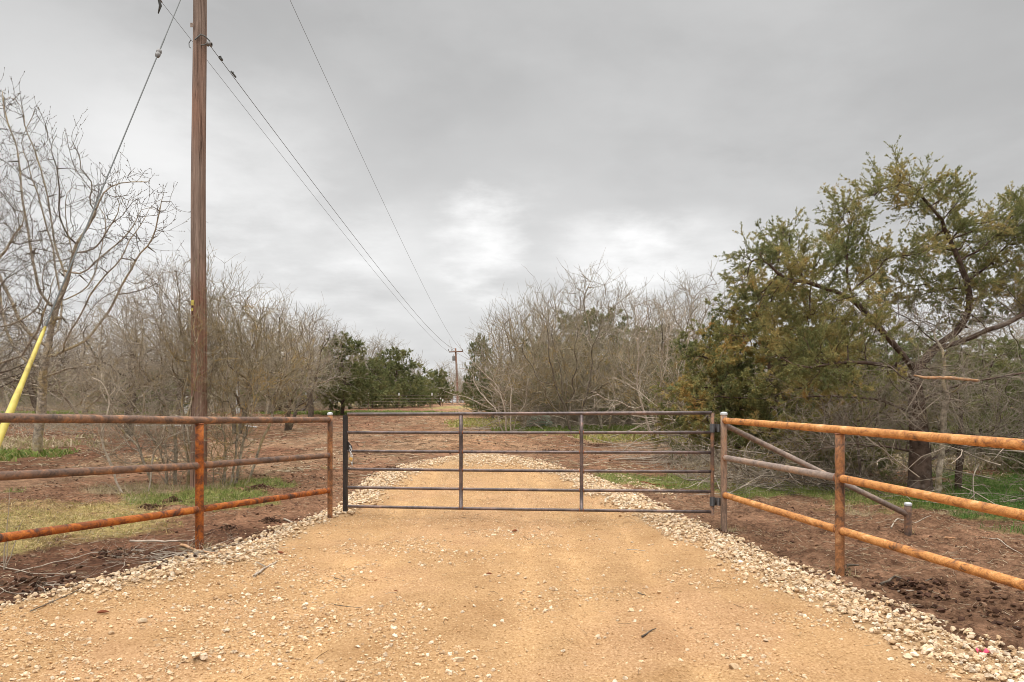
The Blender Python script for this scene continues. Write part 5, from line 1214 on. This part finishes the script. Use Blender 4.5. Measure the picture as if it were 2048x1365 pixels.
# far woods closing the horizon: one mass
mb = MB(); lf = MB(); R_ = np.random.default_rng(77)
for k in range(420):
    u = R_.uniform(-1.4, 1.4); d_ = R_.uniform(75, 120) if abs(u + .08) > .07 else R_.uniform(170, 230)
    x = u * d_; z = float(Gbase(x, d_)); h = R_.uniform(4.0, 6.5) * (1.25 if d_ > 150 else 1); n = 26
    b_ = np.tile([x, d_, z + h * .15], (n, 1)) + R_.normal(size=(n, 3)) * [.5, .5, .3]; dd_ = R_.normal(size=(n, 3)) * [.8, .8, .2] + [0, 0, .9]; dd_ /= np.linalg.norm(dd_, axis=1, keepdims=True)
    T = twigs(b_, dd_, h * R_.uniform(.5, .95, n), 5, .35, .08, .16, R_); tubes(mb, T, .05 * np.linspace(1, .35, 5)[None] * np.ones((n, 1)), 3)
    pb, pd, ii = resample(T, 0, 7, R_); T2 = twigs(pb, pd, h * .28 * R_.uniform(.5, 1.2, len(ii)), 4, .6, .08, .16, R_); tubes(mb, T2, .022 * np.linspace(1, .5, 4)[None] * np.ones((len(ii), 1)), 3)
    pb, pd, ii = resample(T2, 0, 3, R_); T3 = twigs(pb, pd, h * .14 * R_.uniform(.5, 1.2, len(ii)), 3, .6, .08, .16, R_); tubes(mb, T3, .015 * np.ones((len(ii), 3)), 3)
tag(mb.build('far_woods', M['bark_far']), 'belt of leafless woods closing the horizon behind the field', 'woods', kind='stuff')
# undergrowth along the foot of the tree lines
mb = MB()
def under(n, x0, x1, y0, y1, h, r_):
    x = R_.uniform(x0, x1, n); y = R_.uniform(y0, y1, n); b_ = np.stack([x, y, H(x, y)], 1); dd_ = R_.normal(size=(n, 3)) * [.7, .7, .2] + [0, 0, .8]; dd_ /= np.linalg.norm(dd_, axis=1, keepdims=True)
    T = twigs(b_, dd_, h * R_.uniform(.4, 1.2, n), 5, .3, .0, .2, R_); tubes(mb, T, r_ * np.linspace(1, .5, 5)[None] * np.ones((n, 1)), 3)
    pb, pd, ii = resample(T, 0, 4, R_); T2 = twigs(pb, pd, h * .35 * R_.uniform(.4, 1.2, len(ii)), 4, .8, 0, .2, R_); tubes(mb, T2, r_ * .6 * np.ones((len(ii), 4)), 3)
under(1500, -42, -14, 52, 66, 2.2, .012); under(1500, .5, 10, 34, 39, 1.6, .009); under(500, 8, 13, 20, 30, 1.2, .008); under(500, -26, -12, 26, 34, 1.3, .009); under(700, 8, 20, 15, 26, 1.4, .007); under(400, 3.4, 8, 13, 16, .9, .006)
tag(mb.build('undergrowth', M['twig']), 'leafless undergrowth along the foot of the tree lines', 'brush', kind='stuff')
# brush pile on the soil at the near left post
brush_heap('twig_pile', tuple(gp(330, 1112)[:2]), (.75, .25), 60, .65, .0040, 'flattened pile of thin cut twigs left of the near left fence post', 'twig_pale', 18, .06, (.3, .1, -.1), 2, .22)
brush_heap('twig_pile', tuple(gp(60, 1168)[:2]), (.5, .2), 16, .6, .004, 'few curved thin twigs on the dark soil at the lower left corner', 'twig_pale', 19, .06, (.3, .1, -.1), 1, .2)
x, y, _ = gp(8, 1140); T = twigs(np.tile([0, 0, -.02], (3, 1)).astype(float), np.array([[.05, 0, 1.], [.12, .05, 1], [-.05, 0, 1]]), np.array([.78, .5, .35]), 8, .15, .0, .10); mb = MB(); tubes(mb, T, np.linspace(.006, .002, 8)[None] * np.ones((3, 1)), 5)
o = mb.build('sapling_shoot', M['twig_pale']); o.location = (x, y, Hs(x, y)); tag(o, 'thin leafless grey shoot standing in the tan grass at the left edge', 'sapling')
